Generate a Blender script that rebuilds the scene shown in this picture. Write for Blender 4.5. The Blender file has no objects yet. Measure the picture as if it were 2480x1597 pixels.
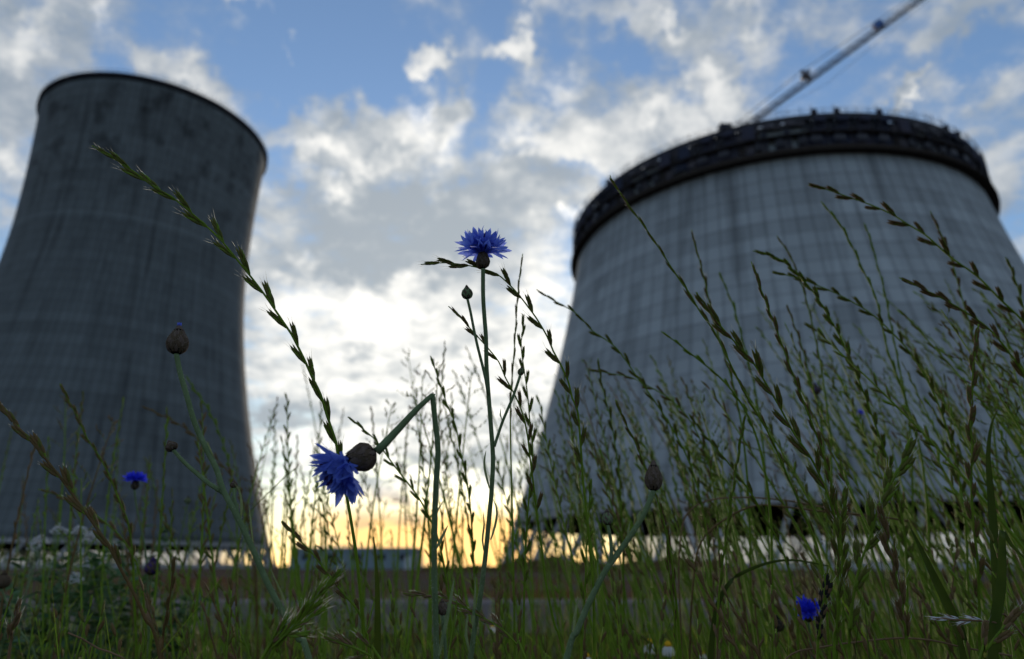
import bpy, math, random
from mathutils import Vector, Matrix, Quaternion
R = math.radians
sc = bpy.context.scene
C = sc.collection
rnd = random.Random(7)

# ------------------------------------------------------------------ camera
F, PITCH, EYE = 1652.0, 0.3339, 0.5          # focal length in pixels of a 2480-wide frame
cd = bpy.data.cameras.new('camera'); cam = bpy.data.objects.new('camera', cd); C.objects.link(cam)
cam.location = (0, 0, EYE); cam.rotation_euler = (math.pi/2 + PITCH, 0, 0)
cd.sensor_width = 36; cd.lens = 36*F/2480; cd.clip_start = 0.02; cd.clip_end = 20000
cd.dof.use_dof = True; cd.dof.focus_distance = 0.50; cd.dof.aperture_fstop = 5.6; cd.dof.aperture_blades = 9
sc.camera = cam
sc.view_settings.view_transform = 'Standard'; sc.view_settings.look = 'None'
sc.view_settings.exposure = 0.9; sc.view_settings.gamma = 1.0
sc.cycles.use_denoising = True
sc.cycles.max_bounces = 6; sc.cycles.transparent_max_bounces = 8
sc.cycles.sample_clamp_indirect = 6

cp, sp = math.cos(PITCH), math.sin(PITCH)
FW = Vector((0, cp, sp)); UP = Vector((0, -sp, cp)); RT = Vector((1, 0, 0)); EYEV = Vector((0, 0, EYE))
def ray(u, v): return FW + RT*((u-1240)/F) + UP*((798.5-v)/F)
def P(u, v, d): return EYEV + ray(u, v)*d
def azel(u, v):
    r = ray(u, v).normalized(); return (math.atan2(r.x, r.y), math.asin(r.z))

# ------------------------------------------------------------------ sun
SUN_AZ, SUN_EL = R(-4.5), R(5.0)
sl = bpy.data.lights.new('sun', 'SUN'); sl.energy = 1.5; sl.angle = R(10); sl.color = (1.0, 0.80, 0.58)
so = bpy.data.objects.new('sun', sl); C.objects.link(so)
sd = Vector((math.sin(SUN_AZ)*math.cos(SUN_EL), math.cos(SUN_AZ)*math.cos(SUN_EL), math.sin(SUN_EL)))
so.rotation_euler = sd.to_track_quat('Z', 'Y').to_euler(); so.location = (0, 0, 300)

# ------------------------------------------------------------------ node helper
class NT:
    def __init__(s, tree): s.t = tree; s.n = tree.nodes; s.l = tree.links
    def put(s, sock, v):
        if v is None: return
        if isinstance(v, bpy.types.NodeSocket): s.l.new(v, sock)
        else:
            if hasattr(sock.default_value, '__len__') and not hasattr(v, '__len__'): v = [v]*len(sock.default_value)
            if hasattr(v, '__len__') and len(sock.default_value) == 4 and len(v) == 3: v = (*v, 1)
            sock.default_value = v
    def m(s, op, a, b=None, c=None, clamp=False):
        n = s.n.new('ShaderNodeMath'); n.operation = op; n.use_clamp = clamp
        for i, x in enumerate((a, b, c)): s.put(n.inputs[i], x) if x is not None else None
        return n.outputs[0]
    def mix(s, f, a, b, mode='MIX'):
        n = s.n.new('ShaderNodeMix'); n.data_type = 'RGBA'; n.blend_type = mode
        s.put(n.inputs[0], f); s.put(n.inputs[6], a); s.put(n.inputs[7], b); return n.outputs[2]
    def sm(s, x, lo, hi, a=0.0, b=1.0):
        n = s.n.new('ShaderNodeMapRange'); n.interpolation_type = 'SMOOTHSTEP'
        for i, y in enumerate((x, lo, hi, a, b)): s.put(n.inputs[i], y)
        return n.outputs[0]
    def noise(s, vec, scale, detail=4, rough=.55, dist=0.0):
        n = s.n.new('ShaderNodeTexNoise'); s.put(n.inputs['Vector'], vec)
        n.inputs['Scale'].default_value = scale; n.inputs['Detail'].default_value = detail
        n.inputs['Roughness'].default_value = rough; n.inputs['Distortion'].default_value = dist
        return n.outputs['Fac'], n.outputs['Color']
    def xyz(s, x, y, z):
        n = s.n.new('ShaderNodeCombineXYZ')
        for i, q in enumerate((x, y, z)): s.put(n.inputs[i], q)
        return n.outputs[0]
    def sep(s, v):
        n = s.n.new('ShaderNodeSeparateXYZ'); s.put(n.inputs[0], v); return n.outputs
    def vm(s, op, a, b=None, scale=None):
        n = s.n.new('ShaderNodeVectorMath'); n.operation = op; s.put(n.inputs[0], a)
        if b is not None: s.put(n.inputs[1], b)
        if scale is not None: s.put(n.inputs['Scale'], scale)
        return n.outputs[0] if op not in ('DOT_PRODUCT', 'LENGTH') else n.outputs['Value']

# ------------------------------------------------------------------ world: evening sky with broken cloud
W = bpy.data.worlds.new('World'); sc.world = W; W.use_nodes = True
w = NT(W.node_tree); w.n.clear()
tc = w.n.new('ShaderNodeTexCoord').outputs['Generated']
sky = w.n.new('ShaderNodeTexSky'); sky.sky_type = 'NISHITA'; sky.sun_disc = False
sky.sun_elevation = SUN_EL; sky.sun_rotation = SUN_AZ
sky.air_density = 1.0; sky.dust_density = 0.6; sky.ozone_density = 2.0
x_, y_, z_ = w.sep(tc)
az = w.m('ARCTAN2', x_, y_); el = w.m('ARCSINE', z_)
zp = w.m('ADD', w.m('MAXIMUM', z_, 0.0), 0.22)
plane = w.xyz(w.m('DIVIDE', x_, zp), w.m('DIVIDE', y_, zp), 0.0)
nA, nAc = w.noise(plane, 2.6, 7, .58)
nB, _b = w.noise(plane, 11.0, 7, .62)
nC, _c = w.noise(w.vm('ADD', plane, (4.1, 7.7, 0)), 7.5, 7, .62)
ae = w.xyz(az, el, 0.0)
warp = w.vm('SCALE', w.vm('SUBTRACT', w.noise(ae, 7.0, 5, .6)[1], (.5, .5, .5)), scale=.17)
warp2 = w.vm('SCALE', w.vm('SUBTRACT', w.noise(ae, 26.0, 4, .6)[1], (.5, .5, .5)), scale=.085)
aew = w.vm('ADD', w.vm('ADD', ae, warp), warp2)
def lobes(items, start):
    acc = start
    for (u, v, rx, ry, ang, wt) in items:
        c0 = azel(u, v); a = R(ang)
        e = azel(u + rx*math.cos(a), v - rx*math.sin(a)); g = azel(u + ry*math.sin(a), v + ry*math.cos(a))
        ex = Vector((e[0]-c0[0], e[1]-c0[1])); gx = Vector((g[0]-c0[0], g[1]-c0[1]))
        mp = w.n.new('ShaderNodeMapping'); mp.vector_type = 'TEXTURE'
        mp.inputs[1].default_value = (c0[0], c0[1], 0)
        mp.inputs[2].default_value = (0, 0, math.atan2(ex.y, ex.x))
        mp.inputs[3].default_value = (ex.length, gx.length, 1)
        w.put(mp.inputs[0], aew)
        gr = w.n.new('ShaderNodeTexGradient'); gr.gradient_type = 'SPHERICAL'; w.put(gr.inputs[0], mp.outputs[0])
        acc = w.m('MULTIPLY_ADD', gr.outputs['Fac'], wt, acc)
    return acc
# cloud cover (positive) and openings (negative), each at its own place in the sky
cover = [(60, 110, 330, 200, 10, 1.5), (20, 360, 150, 260, 0, 1.0), (560, 10, 130, 60, -20, 1.2), (690, 112, 60, 30, -20, 1.3),
         (430, 175, 150, 70, -20, 1.3), (1040, 135, 85, 45, -15, 1.9), (1245, 118, 70, 55, 0, 1.9), (1250, 38, 70, 45, 0, .9),
         (900, 320, 260, 130, 10, 1.2), (700, 280, 120, 60, 0, .5), (1000, 480, 500, 170, 0, 1.1), (1400, 330, 340, 230, 20, 1.1), (1100, 250, 110, 70, 50, 1.0),
         (1650, 40, 560, 110, 3, 1.0), (1750, 190, 110, 90, -30, 1.8), (1650, 300, 220, 110, 0, 1.4), (2190, 235, 110, 30, 55, 1.5),
         (2330, 40, 160, 60, 10, .6), (1000, 760, 700, 330, 0, 1.5), (1150, 1030, 900, 260, 0, 1.5), (2440, 480, 160, 260, 0, 1.0), (2230, 60, 260, 90, 8, .7), (2420, 260, 140, 90, 20, .6), (330, 260, 160, 60, 10, .5), (2200, 330, 300, 120, 25, .35),
         (760, 160, 320, 150, 0, -1.15), (760, 40, 360, 120, 0, -.8), (1180, 210, 160, 60, 0, -.7), (1500, 130, 110, 70, 0, -.7),
         (2060, 170, 260, 120, 30, -.8), (2350, 150, 170, 140, 0, -.4), (280, 130, 60, 140, 20, -.6), (1390, 420, 110, 40, 0, -1.0), (680, 410, 90, 60, 0, -.8)]
bright = [(90, 60, 70, 70, 0, .9), (50, 110, 70, 60, 0, .8), (245, 35, 60, 40, -30, 1.1), (30, 370, 70, 40, -10, 1.0), (575, 15, 110, 50, -20, 1.1), (700, 118, 40, 22, -20, 1.0),
          (430, 175, 120, 55, -25, 1.1), (1045, 138, 70, 40, -10, 1.7), (1245, 118, 60, 55, 0, 1.8), (1255, 25, 35, 30, 0, 1.1),
          (985, 250, 50, 35, 0, 1.5), (1005, 310, 50, 90, 10, 1.0), (790, 350, 120, 45, 0, 1.2), (910, 370, 110, 40, 25, .9), (820, 455, 70, 30, 0, 1.1),
          (1090, 330, 50, 60, 30, .9), (1145, 235, 30, 50, -35, .7), (1350, 180, 80, 70, 0, 1.0), (1430, 320, 190, 100, 0, 1.0), (1260, 365, 90, 60, 0, 1.3), (1390, 390, 140, 60, 0, .8),
          (1590, 270, 60, 50, 0, 1.2), (1700, 290, 150, 90, 0, 1.2), (1365, 530, 30, 30, 0, 1.7), (1620, 38, 60, 40, 0, 1.2), (1830, 35, 70, 50, 0, 1.0), (1915, 38, 40, 30, 0, .9),
          (1740, 190, 90, 60, -30, 1.7), (2195, 245, 70, 22, 55, 1.7), (1420, 590, 90, 140, 0, .7), (740, 600, 40, 40, 0, .9),
          (900, 760, 260, 130, 5, 1.3), (1180, 700, 200, 90, 0, .5), (850, 930, 380, 170, 0, .9), (1180, 900, 260, 200, 0, .8), (700, 700, 130, 100, 0, .9), (1330, 760, 120, 240, 0, 1.0),
          (1050, 1085, 420, 40, 2, .9), (700, 1090, 200, 40, 0, .9), (1020, 1168, 300, 24, 0, 1.1), (950, 1290, 420, 75, 0, 1.4), (1150, 1290, 200, 100, 0, 2.0),
          (640, 1025, 190, 60, 4, -1.5), (820, 1200, 330, 60, 0, -1.3), (1090, 1130, 330, 30, 2, -.6), (900, 620, 330, 80, 0, -.9), (1000, 500, 420, 110, 5, -.8), (860, 840, 60, 25, 0, -.9), (1130, 850, 90, 25, 0, -.6)]
base = w.m('MULTIPLY_ADD', w.m('SUBTRACT', nA, .5), 2.4, w.m('MULTIPLY_ADD', w.m('SUBTRACT', nB, .5), 2.6, .27))
back = w.sm(y_, .35, -.1, 0., .22)
D = lobes(cover, w.m('ADD', base, back))
thick = w.sm(D, -.15, 1.2)
bb = w.m('MULTIPLY_ADD', w.m('SUBTRACT', nC, .5), 2.6, w.m('MULTIPLY_ADD', w.m('SUBTRACT', nB, .5), 2.6, .14))
B = lobes(bright, bb)
# thin cloud edges scatter more light than the thick middles
edge = w.m('MULTIPLY', w.sm(D, .3, .6), w.sm(D, 1.3, .7))
B = w.m('MULTIPLY_ADD', edge, .12, B)
lit = w.sm(B, -.45, 1.9)
sdn = w.vm('DOT_PRODUCT', tc, tuple(Vector((math.sin(SUN_AZ)*math.cos(R(14)), math.cos(SUN_AZ)*math.cos(R(14)), math.sin(R(14))))))
near = w.sm(sdn, .86, 1.0)
ccol = w.mix(lit, (.30, .36, .43), (.88, .88, .86))
ccol = w.mix(near, ccol, w.mix(lit, (.44, .485, .52), (1.38, 1.33, 1.22)))
low = w.sm(el, R(6.5), R(3.2)); sun_side = w.sm(w.m('ABSOLUTE', w.m('SUBTRACT', az, R(-6.))), R(19.), R(6.))
ccol = w.mix(w.m('MULTIPLY', low, sun_side), ccol, w.mix(lit, (.72, .48, .30), (1.75, .98, .33)))
SK = w.vm('SCALE', w.mix(1.0, sky.outputs[0], (.77, .98, 1.24), 'MULTIPLY'), scale=.13)
off = w.m('MULTIPLY', w.sm(el, R(9.), R(4.)), w.m('SUBTRACT', 1., sun_side))
ccol = w.mix(off, ccol, w.mix(lit, (.26, .29, .32), (.54, .50, .43)))
thick = w.m('MAXIMUM', thick, w.m('MAXIMUM', off, w.m('MULTIPLY', low, sun_side)))
fin = w.mix(w.m('MULTIPLY', thick, .96), w.mix(.10, SK, (.33, .36, .42)), w.vm('SCALE', ccol, scale=.536))
bg = w.n.new('ShaderNodeBackground'); w.put(bg.inputs[0], fin); bg.inputs[1].default_value = 1.0
wo = w.n.new('ShaderNodeOutputWorld'); w.l.new(bg.outputs[0], wo.inputs[0])
W.cycles.sampling_method = 'MANUAL'; W.cycles.sample_map_resolution = 512

# ------------------------------------------------------------------ materials
def mat(name):
    m = bpy.data.materials.new(name); m.use_nodes = True; t = NT(m.node_tree); t.n.clear()
    o = t.n.new('ShaderNodeOutputMaterial'); return m, t, o
def plain(name, col, rough=.7, var=.25, scale=30., trans=0., metal=0., hue=None, objvar=0.):
    m, t, o = mat(name)
    co = t.n.new('ShaderNodeTexCoord').outputs['Object']
    f, _ = t.noise(co, scale, 4, .6)
    a = tuple(c*(1-var) for c in col); b = tuple(min(1, c*(1+var)) for c in (hue or col))
    cc = t.mix(f, a, b)
    if objvar:
        r = t.n.new('ShaderNodeObjectInfo').outputs['Random']
        cc = t.mix(t.m('MULTIPLY', r, objvar), cc, hue or tuple(c*.5 for c in col))
    if rough > .79: bs = t.n.new('ShaderNodeBsdfDiffuse'); t.put(bs.inputs['Color'], cc)
    else:
        bs = t.n.new('ShaderNodeBsdfPrincipled'); t.put(bs.inputs['Base Color'], cc)
        bs.inputs['Roughness'].default_value = rough; bs.inputs['Specular IOR Level'].default_value = .3; bs.inputs['Metallic'].default_value = metal
    out = bs.outputs[0]
    if trans:
        tr = t.n.new('ShaderNodeBsdfTranslucent'); t.put(tr.inputs[0], cc)
        mx = t.n.new('ShaderNodeMixShader'); mx.inputs[0].default_value = trans
        t.l.new(out, mx.inputs[1]); t.l.new(tr.outputs[0], mx.inputs[2]); out = mx.outputs[0]
    t.l.new(out, o.inputs[0]); return m

def concrete(name, col, ribs, lift, stain, seed, lines=()):
    m, t, o = mat(name)
    co = t.n.new('ShaderNodeTexCoord').outputs['Object']
    x, y, z = t.sep(co); ang = t.m('ARCTAN2', x, y)
    cyl = t.xyz(t.m('MULTIPLY', ang, 40.), t.m('ADD', seed, 0.), z)
    # formwork grid: each panel of each lift set its own tone
    pu = t.m('MULTIPLY', ang, ribs/(2*math.pi)); pv = t.m('DIVIDE', z, lift)
    fu = t.m('FRACT', pu); fv = t.m('FRACT', pv)
    wn = t.n.new('ShaderNodeTexWhiteNoise'); wn.noise_dimensions = '2D'
    t.put(wn.inputs['Vector'], t.xyz(t.m('FLOOR', pu), t.m('FLOOR', pv), 0.0))
    wl = t.n.new('ShaderNodeTexWhiteNoise'); wl.noise_dimensions = '1D'; t.put(wl.inputs['W'], t.m('FLOOR', pv))
    wr = t.n.new('ShaderNodeTexWhiteNoise'); wr.noise_dimensions = '1D'; t.put(wr.inputs['W'], t.m('ADD', t.m('FLOOR', pu), .37))
    tone = t.m('ADD', t.m('MULTIPLY', wn.outputs[0], .16), t.m('ADD', t.m('MULTIPLY', wl.outputs[0], .22), t.m('MULTIPLY', wr.outputs[0], .12)))
    rib = t.sm(t.m('ABSOLUTE', t.m('SUBTRACT', fu, .5)), .36, .5)
    seam = t.sm(t.m('ABSOLUTE', t.m('SUBTRACT', fv, .5)), .38, .5)
    streakv = t.xyz(t.m('MULTIPLY', ang, 14.), seed, t.m('MULTIPLY', z, .025))
    st, _ = t.noise(streakv, 1.3, 6, .6); st = t.sm(st, .5, .72)
    bl, _ = t.noise(cyl, .05, 5, .6); blot, _ = t.noise(cyl, .11, 4, .65); blot = t.sm(blot, .50, .66)
    zt = t.sm(z, 85., 128.)
    k = t.m('ADD', .70, tone)
    k = t.m('MULTIPLY', k, t.m('SUBTRACT', 1., t.m('MULTIPLY', rib, .34)))
    k = t.m('MULTIPLY', k, t.m('SUBTRACT', 1., t.m('MULTIPLY', seam, .20)))
    k = t.m('MULTIPLY', k, t.m('SUBTRACT', 1., t.m('MULTIPLY', st, stain)))
    k = t.m('MULTIPLY', k, t.m('ADD', .78, t.m('MULTIPLY', bl, .44)))
    if seed < 5: k = t.m('MULTIPLY', k, t.m('SUBTRACT', 1., t.m('MULTIPLY', t.m('MULTIPLY', blot, zt), .6)))
    for zl in lines:
        k = t.m('ADD', k, t.m('MULTIPLY', t.sm(t.m('ABSOLUTE', t.m('SUBTRACT', z, zl)), 1.1, .2), .28))
    cc = t.mix(1.0, col, t.xyz(k, k, k), 'MULTIPLY')
    bs = t.n.new('ShaderNodeBsdfPrincipled'); t.put(bs.inputs['Base Color'], cc); bs.inputs['Roughness'].default_value = .9
    bp = t.n.new('ShaderNodeBump'); bp.inputs['Strength'].default_value = .6; bp.inputs['Distance'].default_value = .15
    t.put(bp.inputs['Height'], t.m('ADD', rib, seam)); t.l.new(bp.outputs[0], bs.inputs['Normal'])
    t.l.new(bs.outputs[0], o.inputs[0]); return m

M = {}
M['concL'] = concrete('weathered_concrete', (.112, .130, .136), 130, 3.4, .5, 1.0, (101.,))
M['concR'] = concrete('fresh_concrete', (.335, .365, .38), 118, 3.6, .35, 9.0)
M['column'] = plain('column_concrete', (.36, .36, .36), .9, .2, .4)
M['darkrim'] = plain('dark_rim', (.03, .03, .035), .9, .3, .2)
M['fill'] = plain('added_dark_fill', (.03, .03, .03), .95, .3, .5)  # dark colour of the added deck that blocks skylight
M['form'] = plain('formwork_ply', (.17, .11, .085), .8, .6, .5, hue=(.035, .045, .075), objvar=.8)
M['steel'] = plain('scaffold_steel', (.035, .035, .045), .6, .4, 1.0)
M['deck'] = plain('deck_boards', (.045, .037, .032), .85, .4, .8)
M['crane'] = plain('crane_paint', (.07, .06, .07), .5, .3, .5)
M['craneblue'] = plain('blue_paint', (.05, .13, .35), .5, .2, .5)
M['stem'] = plain('cornflower_stem', (.15, .22, .09), .8, .3, 120, trans=.2, hue=(.19, .26, .14))
M['calyx'] = plain('bract_green_brown', (.075, .075, .042), .8, .5, 500, trans=.1, hue=(.11, .075, .055))
M['urn'] = plain('bract_base_brown', (.016, .013, .010), .9, .4, 400)  # dark calyx body showing as lines between the bracts
M['rust'] = plain('rusty_weed', (.10, .035, .012), .8, .4, 8, trans=.25, hue=(.12, .06, .018))
M['scale'] = plain('bract_purple_tip', (.13, .08, .09), .8, .5, 600, trans=.2, hue=(.15, .12, .09))
M['fuzz'] = plain('silver_fuzz', (.46, .50, .38), .8, .1, 50, trans=.5)
M['petal'] = plain('blue_petal', (.16, .26, .99), .65, .3, 260, trans=.72, hue=(.25, .33, 1.0))
M['petaldim'] = plain('blue_petal_faded', (.09, .15, .70), .7, .4, 260, trans=.5, hue=(.16, .24, .85))
M['petaldeep'] = plain('deep_blue_petal', (.035, .045, .80), .8, .3, 200, trans=.5, hue=(.05, .07, .9))
M['inner'] = plain('violet_floret', (.055, .025, .16), .7, .4, 260, trans=.3)
M['rye'] = plain('ryegrass_green', (.15, .30, .018), .6, .4, 90, trans=.45, hue=(.22, .32, .03))
M['ryedark'] = plain('ryegrass_spikelet_dark', (.11, .19, .02), .65, .5, 160, trans=.42, hue=(.17, .16, .035))
M['ryebrown'] = plain('ryegrass_spikelet_brown', (.15, .125, .03), .7, .45, 160, trans=.38, hue=(.20, .12, .05))
M['straw'] = plain('dry_straw', (.20, .12, .06), .75, .4, 60, trans=.35, hue=(.26, .17, .09))
M['awn'] = plain('pale_awn', (.50, .52, .46), .6, .1, 60, trans=.5)
M['blade'] = plain('grass_blade', (.018, .055, .006), .6, .6, 12, trans=.22, hue=(.055, .085, .010))
M['white'] = plain('white_petal', (.75, .77, .80), .7, .1, 80, trans=.4)
M['yellow'] = plain('yellow_disc', (.75, .42, .03), .8, .2, 200)
M['leaf'] = plain('weed_leaf', (.045, .11, .035), .6, .4, 20, trans=.35)
M['teal'] = plain('teal_cladding', (.18, .235, .265), .6, .15, .3)
M['pale'] = plain('pale_trim', (.45, .47, .48), .7, .1, .3)
M['slab'] = plain('precast_concrete', (.20, .17, .175), .9, .25, 3.0)
M['black'] = plain('dark_timber', (.03, .028, .026), .9, .3, 8)

# ground material: bare grey-brown earth with worn patches
m, t, o = mat('bare_ground'); co = t.n.new('ShaderNodeTexCoord').outputs['Object']
a1, _ = t.noise(co, .12, 6, .6); a2, _ = t.noise(co, 4.0, 5, .6)
cc = t.mix(t.sm(a1, .42, .6), (.10, .088, .085), (.11, .055, .03)); cc = t.mix(t.m('MULTIPLY', a2, .7), cc, (.045, .045, .03))
bs = t.n.new('ShaderNodeBsdfDiffuse'); t.put(bs.inputs['Color'], cc)
t.l.new(bs.outputs[0], o.inputs[0]); M['ground'] = m
m, t, o = mat('soil_mound'); co = t.n.new('ShaderNodeTexCoord').outputs['Object']
a1, _ = t.noise(co, .8, 6, .6); cc = t.mix(a1, (.09, .042, .022), (.06, .06, .025))
bs = t.n.new('ShaderNodeBsdfDiffuse'); t.put(bs.inputs['Color'], cc)
t.l.new(bs.outputs[0], o.inputs[0]); M['mound'] = m

# ------------------------------------------------------------------ mesh builder
class MB:
    def __init__(s): s.v = []; s.f = []; s.mi = []; s.mats = []
    def mid(s, m):
        if m not in s.mats: s.mats.append(m)
        return s.mats.index(m)
    def add(s, vs, fs, m):
        b = len(s.v); i = s.mid(m); s.v += [tuple(x) for x in vs]
        s.f += [tuple(k+b for k in f) for f in fs]; s.mi += [i]*len(fs)
    def tube(s, pts, rad, m, n=6, cap=True):
        pts = [Vector(p) for p in pts]; k = len(pts)
        if not hasattr(rad, '__len__'): rad = [rad]*k
        tan = [(pts[min(i+1, k-1)]-pts[max(i-1, 0)]).normalized() for i in range(k)]
        ref = Vector((0, 1, 0)) if abs(tan[0].y) < .8 else Vector((1, 0, 0))
        a = tan[0].cross(ref).normalized(); vs = []; fs = []
        for i in range(k):
            a = (a - tan[i]*a.dot(tan[i])).normalized(); b = tan[i].cross(a)
            for j in range(n):
                q = 2*math.pi*j/n; vs.append(pts[i] + (a*math.cos(q)+b*math.sin(q))*rad[i])
        for i in range(k-1):
            for j in range(n):
                fs.append((i*n+j, i*n+(j+1) % n, (i+1)*n+(j+1) % n, (i+1)*n+j))
        if cap and n > 2: fs.append(tuple(reversed(range(n)))); fs.append(tuple((k-1)*n+j for j in range(n)))
        s.add(vs, fs, m)
    def ribbon(s, pts, wid, side, m, fold=.0):
        k = len(pts); vs = []; fs = []
        if not hasattr(side, '__iter__') or isinstance(side, Vector): side = [side]*k
        for i in range(k):
            tn = (pts[min(i+1, k-1)]-pts[max(i-1, 0)]).normalized(); sd_ = (side[i]-tn*side[i].dot(tn)).normalized(); nn = tn.cross(sd_)
            vs += [pts[i]-sd_*wid[i]+nn*wid[i]*fold, pts[i], pts[i]+sd_*wid[i]+nn*wid[i]*fold]
        for i in range(k-1):
            for j in (0, 1): fs.append((i*3+j, i*3+j+1, i*3+j+4, i*3+j+3))
        s.add(vs, fs, m)
    def box(s, lo, hi, m, M4=None):
        vs = [Vector((x, y, z)) for x in (lo[0], hi[0]) for y in (lo[1], hi[1]) for z in (lo[2], hi[2])]
        if M4: vs = [M4 @ q for q in vs]
        s.add(vs, [(0, 1, 3, 2), (4, 6, 7, 5), (0, 4, 5, 1), (2, 3, 7, 6), (0, 2, 6, 4), (1, 5, 7, 3)], m)
    def lathe(s, prof, m, n=16, M4=None, closed=False):
        vs = []; fs = []
        for r, z in prof:
            for j in range(n):
                q = 2*math.pi*j/n; p = Vector((r*math.cos(q), r*math.sin(q), z)); vs.append(M4 @ p if M4 else p)
        k = len(prof)
        for i in range(k if closed else k-1):
            i2 = (i+1) % k
            for j in range(n): fs.append((i*n+j, i*n+(j+1) % n, i2*n+(j+1) % n, i2*n+j))
        s.add(vs, fs, m)
    def spindle(s, p, d, L, r, m, n=5, nor=None, flat=1.0):
        d = d.normalized(); ref = nor if nor is not None else Vector((0, 1, 0))
        a = d.cross(ref)
        if a.length < 1e-3: a = d.cross(Vector((1, 0, 0)))
        a.normalize(); b = d.cross(a); vs = [p]; fs = []
        pr = ((.18, .7), (.45, 1.0), (.75, .62))
        for z, q in pr:
            for j in range(n):
                g = 2*math.pi*j/n; vs.append(p + d*(L*z) + (a*math.cos(g)+b*(math.sin(g)*flat))*(r*q))
        vs.append(p + d*L); e = len(vs)-1
        for j in range(n):
            j2 = (j+1) % n; fs.append((0, 1+j2, 1+j))
            for i in (0, 1): fs.append((1+i*n+j, 1+i*n+j2, 1+(i+1)*n+j2, 1+(i+1)*n+j))
            fs.append((1+2*n+j, 1+2*n+j2, e))
        s.add(vs, fs, m)
    def mesh(s, name, smooth=True):
        me = bpy.data.meshes.new(name); me.from_pydata(s.v, [], s.f)
        for q in s.mats: me.materials.append(M[q])
        me.polygons.foreach_set('material_index', s.mi)
        me.polygons.foreach_set('use_smooth', [smooth]*len(s.f)); me.update(); return me
    def obj(s, name, parent=None, smooth=True, Mx=None):
        return link(name, s.mesh(name, smooth), parent, Mx)
def link(name, me, parent=None, Mx=None):
    o = bpy.data.objects.new(name, me); C.objects.link(o)
    if parent is not None:
        o.parent = parent
    if Mx is not None: o.matrix_basis = Mx
    return o
def wparent(o, root, Mx=None):
    """parent o to a thing whose Empty is only translated, keeping world coordinates"""
    o.parent = root; o.matrix_basis = Matrix.Translation(-root_loc(root)) @ (Mx or Matrix.Identity(4))
def root_loc(r):
    q = Vector((0, 0, 0))
    while r is not None: q = q + r.matrix_basis.translation; r = r.parent
    return q
def thing(name, label, cat, loc, group=None):
    o = bpy.data.objects.new(name, None); C.objects.link(o); o.empty_display_size = .05
    o.matrix_basis = Matrix.Translation(Vector(loc)); o['label'] = label; o['category'] = cat
    if group: o['group'] = group
    return o
def tag(o, label=None, cat=None, group=None, kind=None):
    for k, v_ in (('label', label), ('category', cat), ('group', group), ('kind', kind)):
        if v_: o[k] = v_
    return o
def smooth_path(pts, step):
    """Catmull-Rom through 3-D points, resampled about every step metres"""
    out = []; n = len(pts)
    for i in range(n-1):
        p0, p1, p2, p3 = pts[max(i-1, 0)], pts[i], pts[i+1], pts[min(i+2, n-1)]
        k = max(1, int((p2-p1).length/step))
        for j in range(k):
            t_ = j/k
            out.append(.5*((2*p1)+(p2-p0)*t_+(2*p0-5*p1+4*p2-p3)*t_*t_+(3*p1-p0-3*p2+p3)*t_**3))
    out.append(pts[-1]); return out
def to_ground(pts, lean=0.0):
    """carry a stem on from its last traced point down to the soil"""
    p = pts[-1]; d = (pts[-1]-pts[-2]).normalized(); out = list(pts); z = p.z
    if z < .03: return out
    q1 = p + Vector((d.x*.10, d.y*.10 + .0, -z*.33)); q2 = Vector((q1.x + d.x*.05 + lean, q1.y+.01, p.z*.33)); q3 = Vector((q2.x+d.x*.02+lean*.6, q2.y+.01, -.004))
    return out + [q1, q2, q3]

# ------------------------------------------------------------------ setting
g = MB(); NG = 24
vs = [(0, 0, 0)]; fs = []
for k, rr in enumerate((2, 6, 20, 70, 250, 1000, 4500)):
    for j in range(48): q = 2*math.pi*j/48; vs.append((rr*math.cos(q), rr*math.sin(q), 0))
for j in range(48): fs.append((0, 1+j, 1+(j+1) % 48))
for k in range(6):
    for j in range(48): fs.append((1+k*48+j, 1+(k+1)*48+j, 1+(k+1)*48+(j+1) % 48, 1+k*48+(j+1) % 48))
g.add(vs, fs, 'ground'); go = g.obj('ground', smooth=False); tag(go, kind='structure')

# earth bank between the towers
g = MB(); vs = []; fs = []; nx, ny = 60, 14
bx0, bx1, by0, by1 = -9.0, 26.0, 62.0, 74.0
for i in range(nx+1):
    for j in range(ny+1):
        x = bx0+(bx1-bx0)*i/nx; y = by0+(by1-by0)*j/ny
        e = math.sin(math.pi*i/nx)**.5*math.sin(math.pi*j/ny)
        h = (1.05+.35*math.sin(x*.5)+.2*math.sin(x*1.7+1)+.12*math.sin(x*3.9+y))*e
        vs.append((x, y, h-.02))
for i in range(nx):
    for j in range(ny): a = i*(ny+1)+j; fs.append((a, a+ny+1, a+ny+2, a+1))
g.add(vs, fs, 'mound'); tag(g.obj('earth_bank'), kind='structure')

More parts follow.
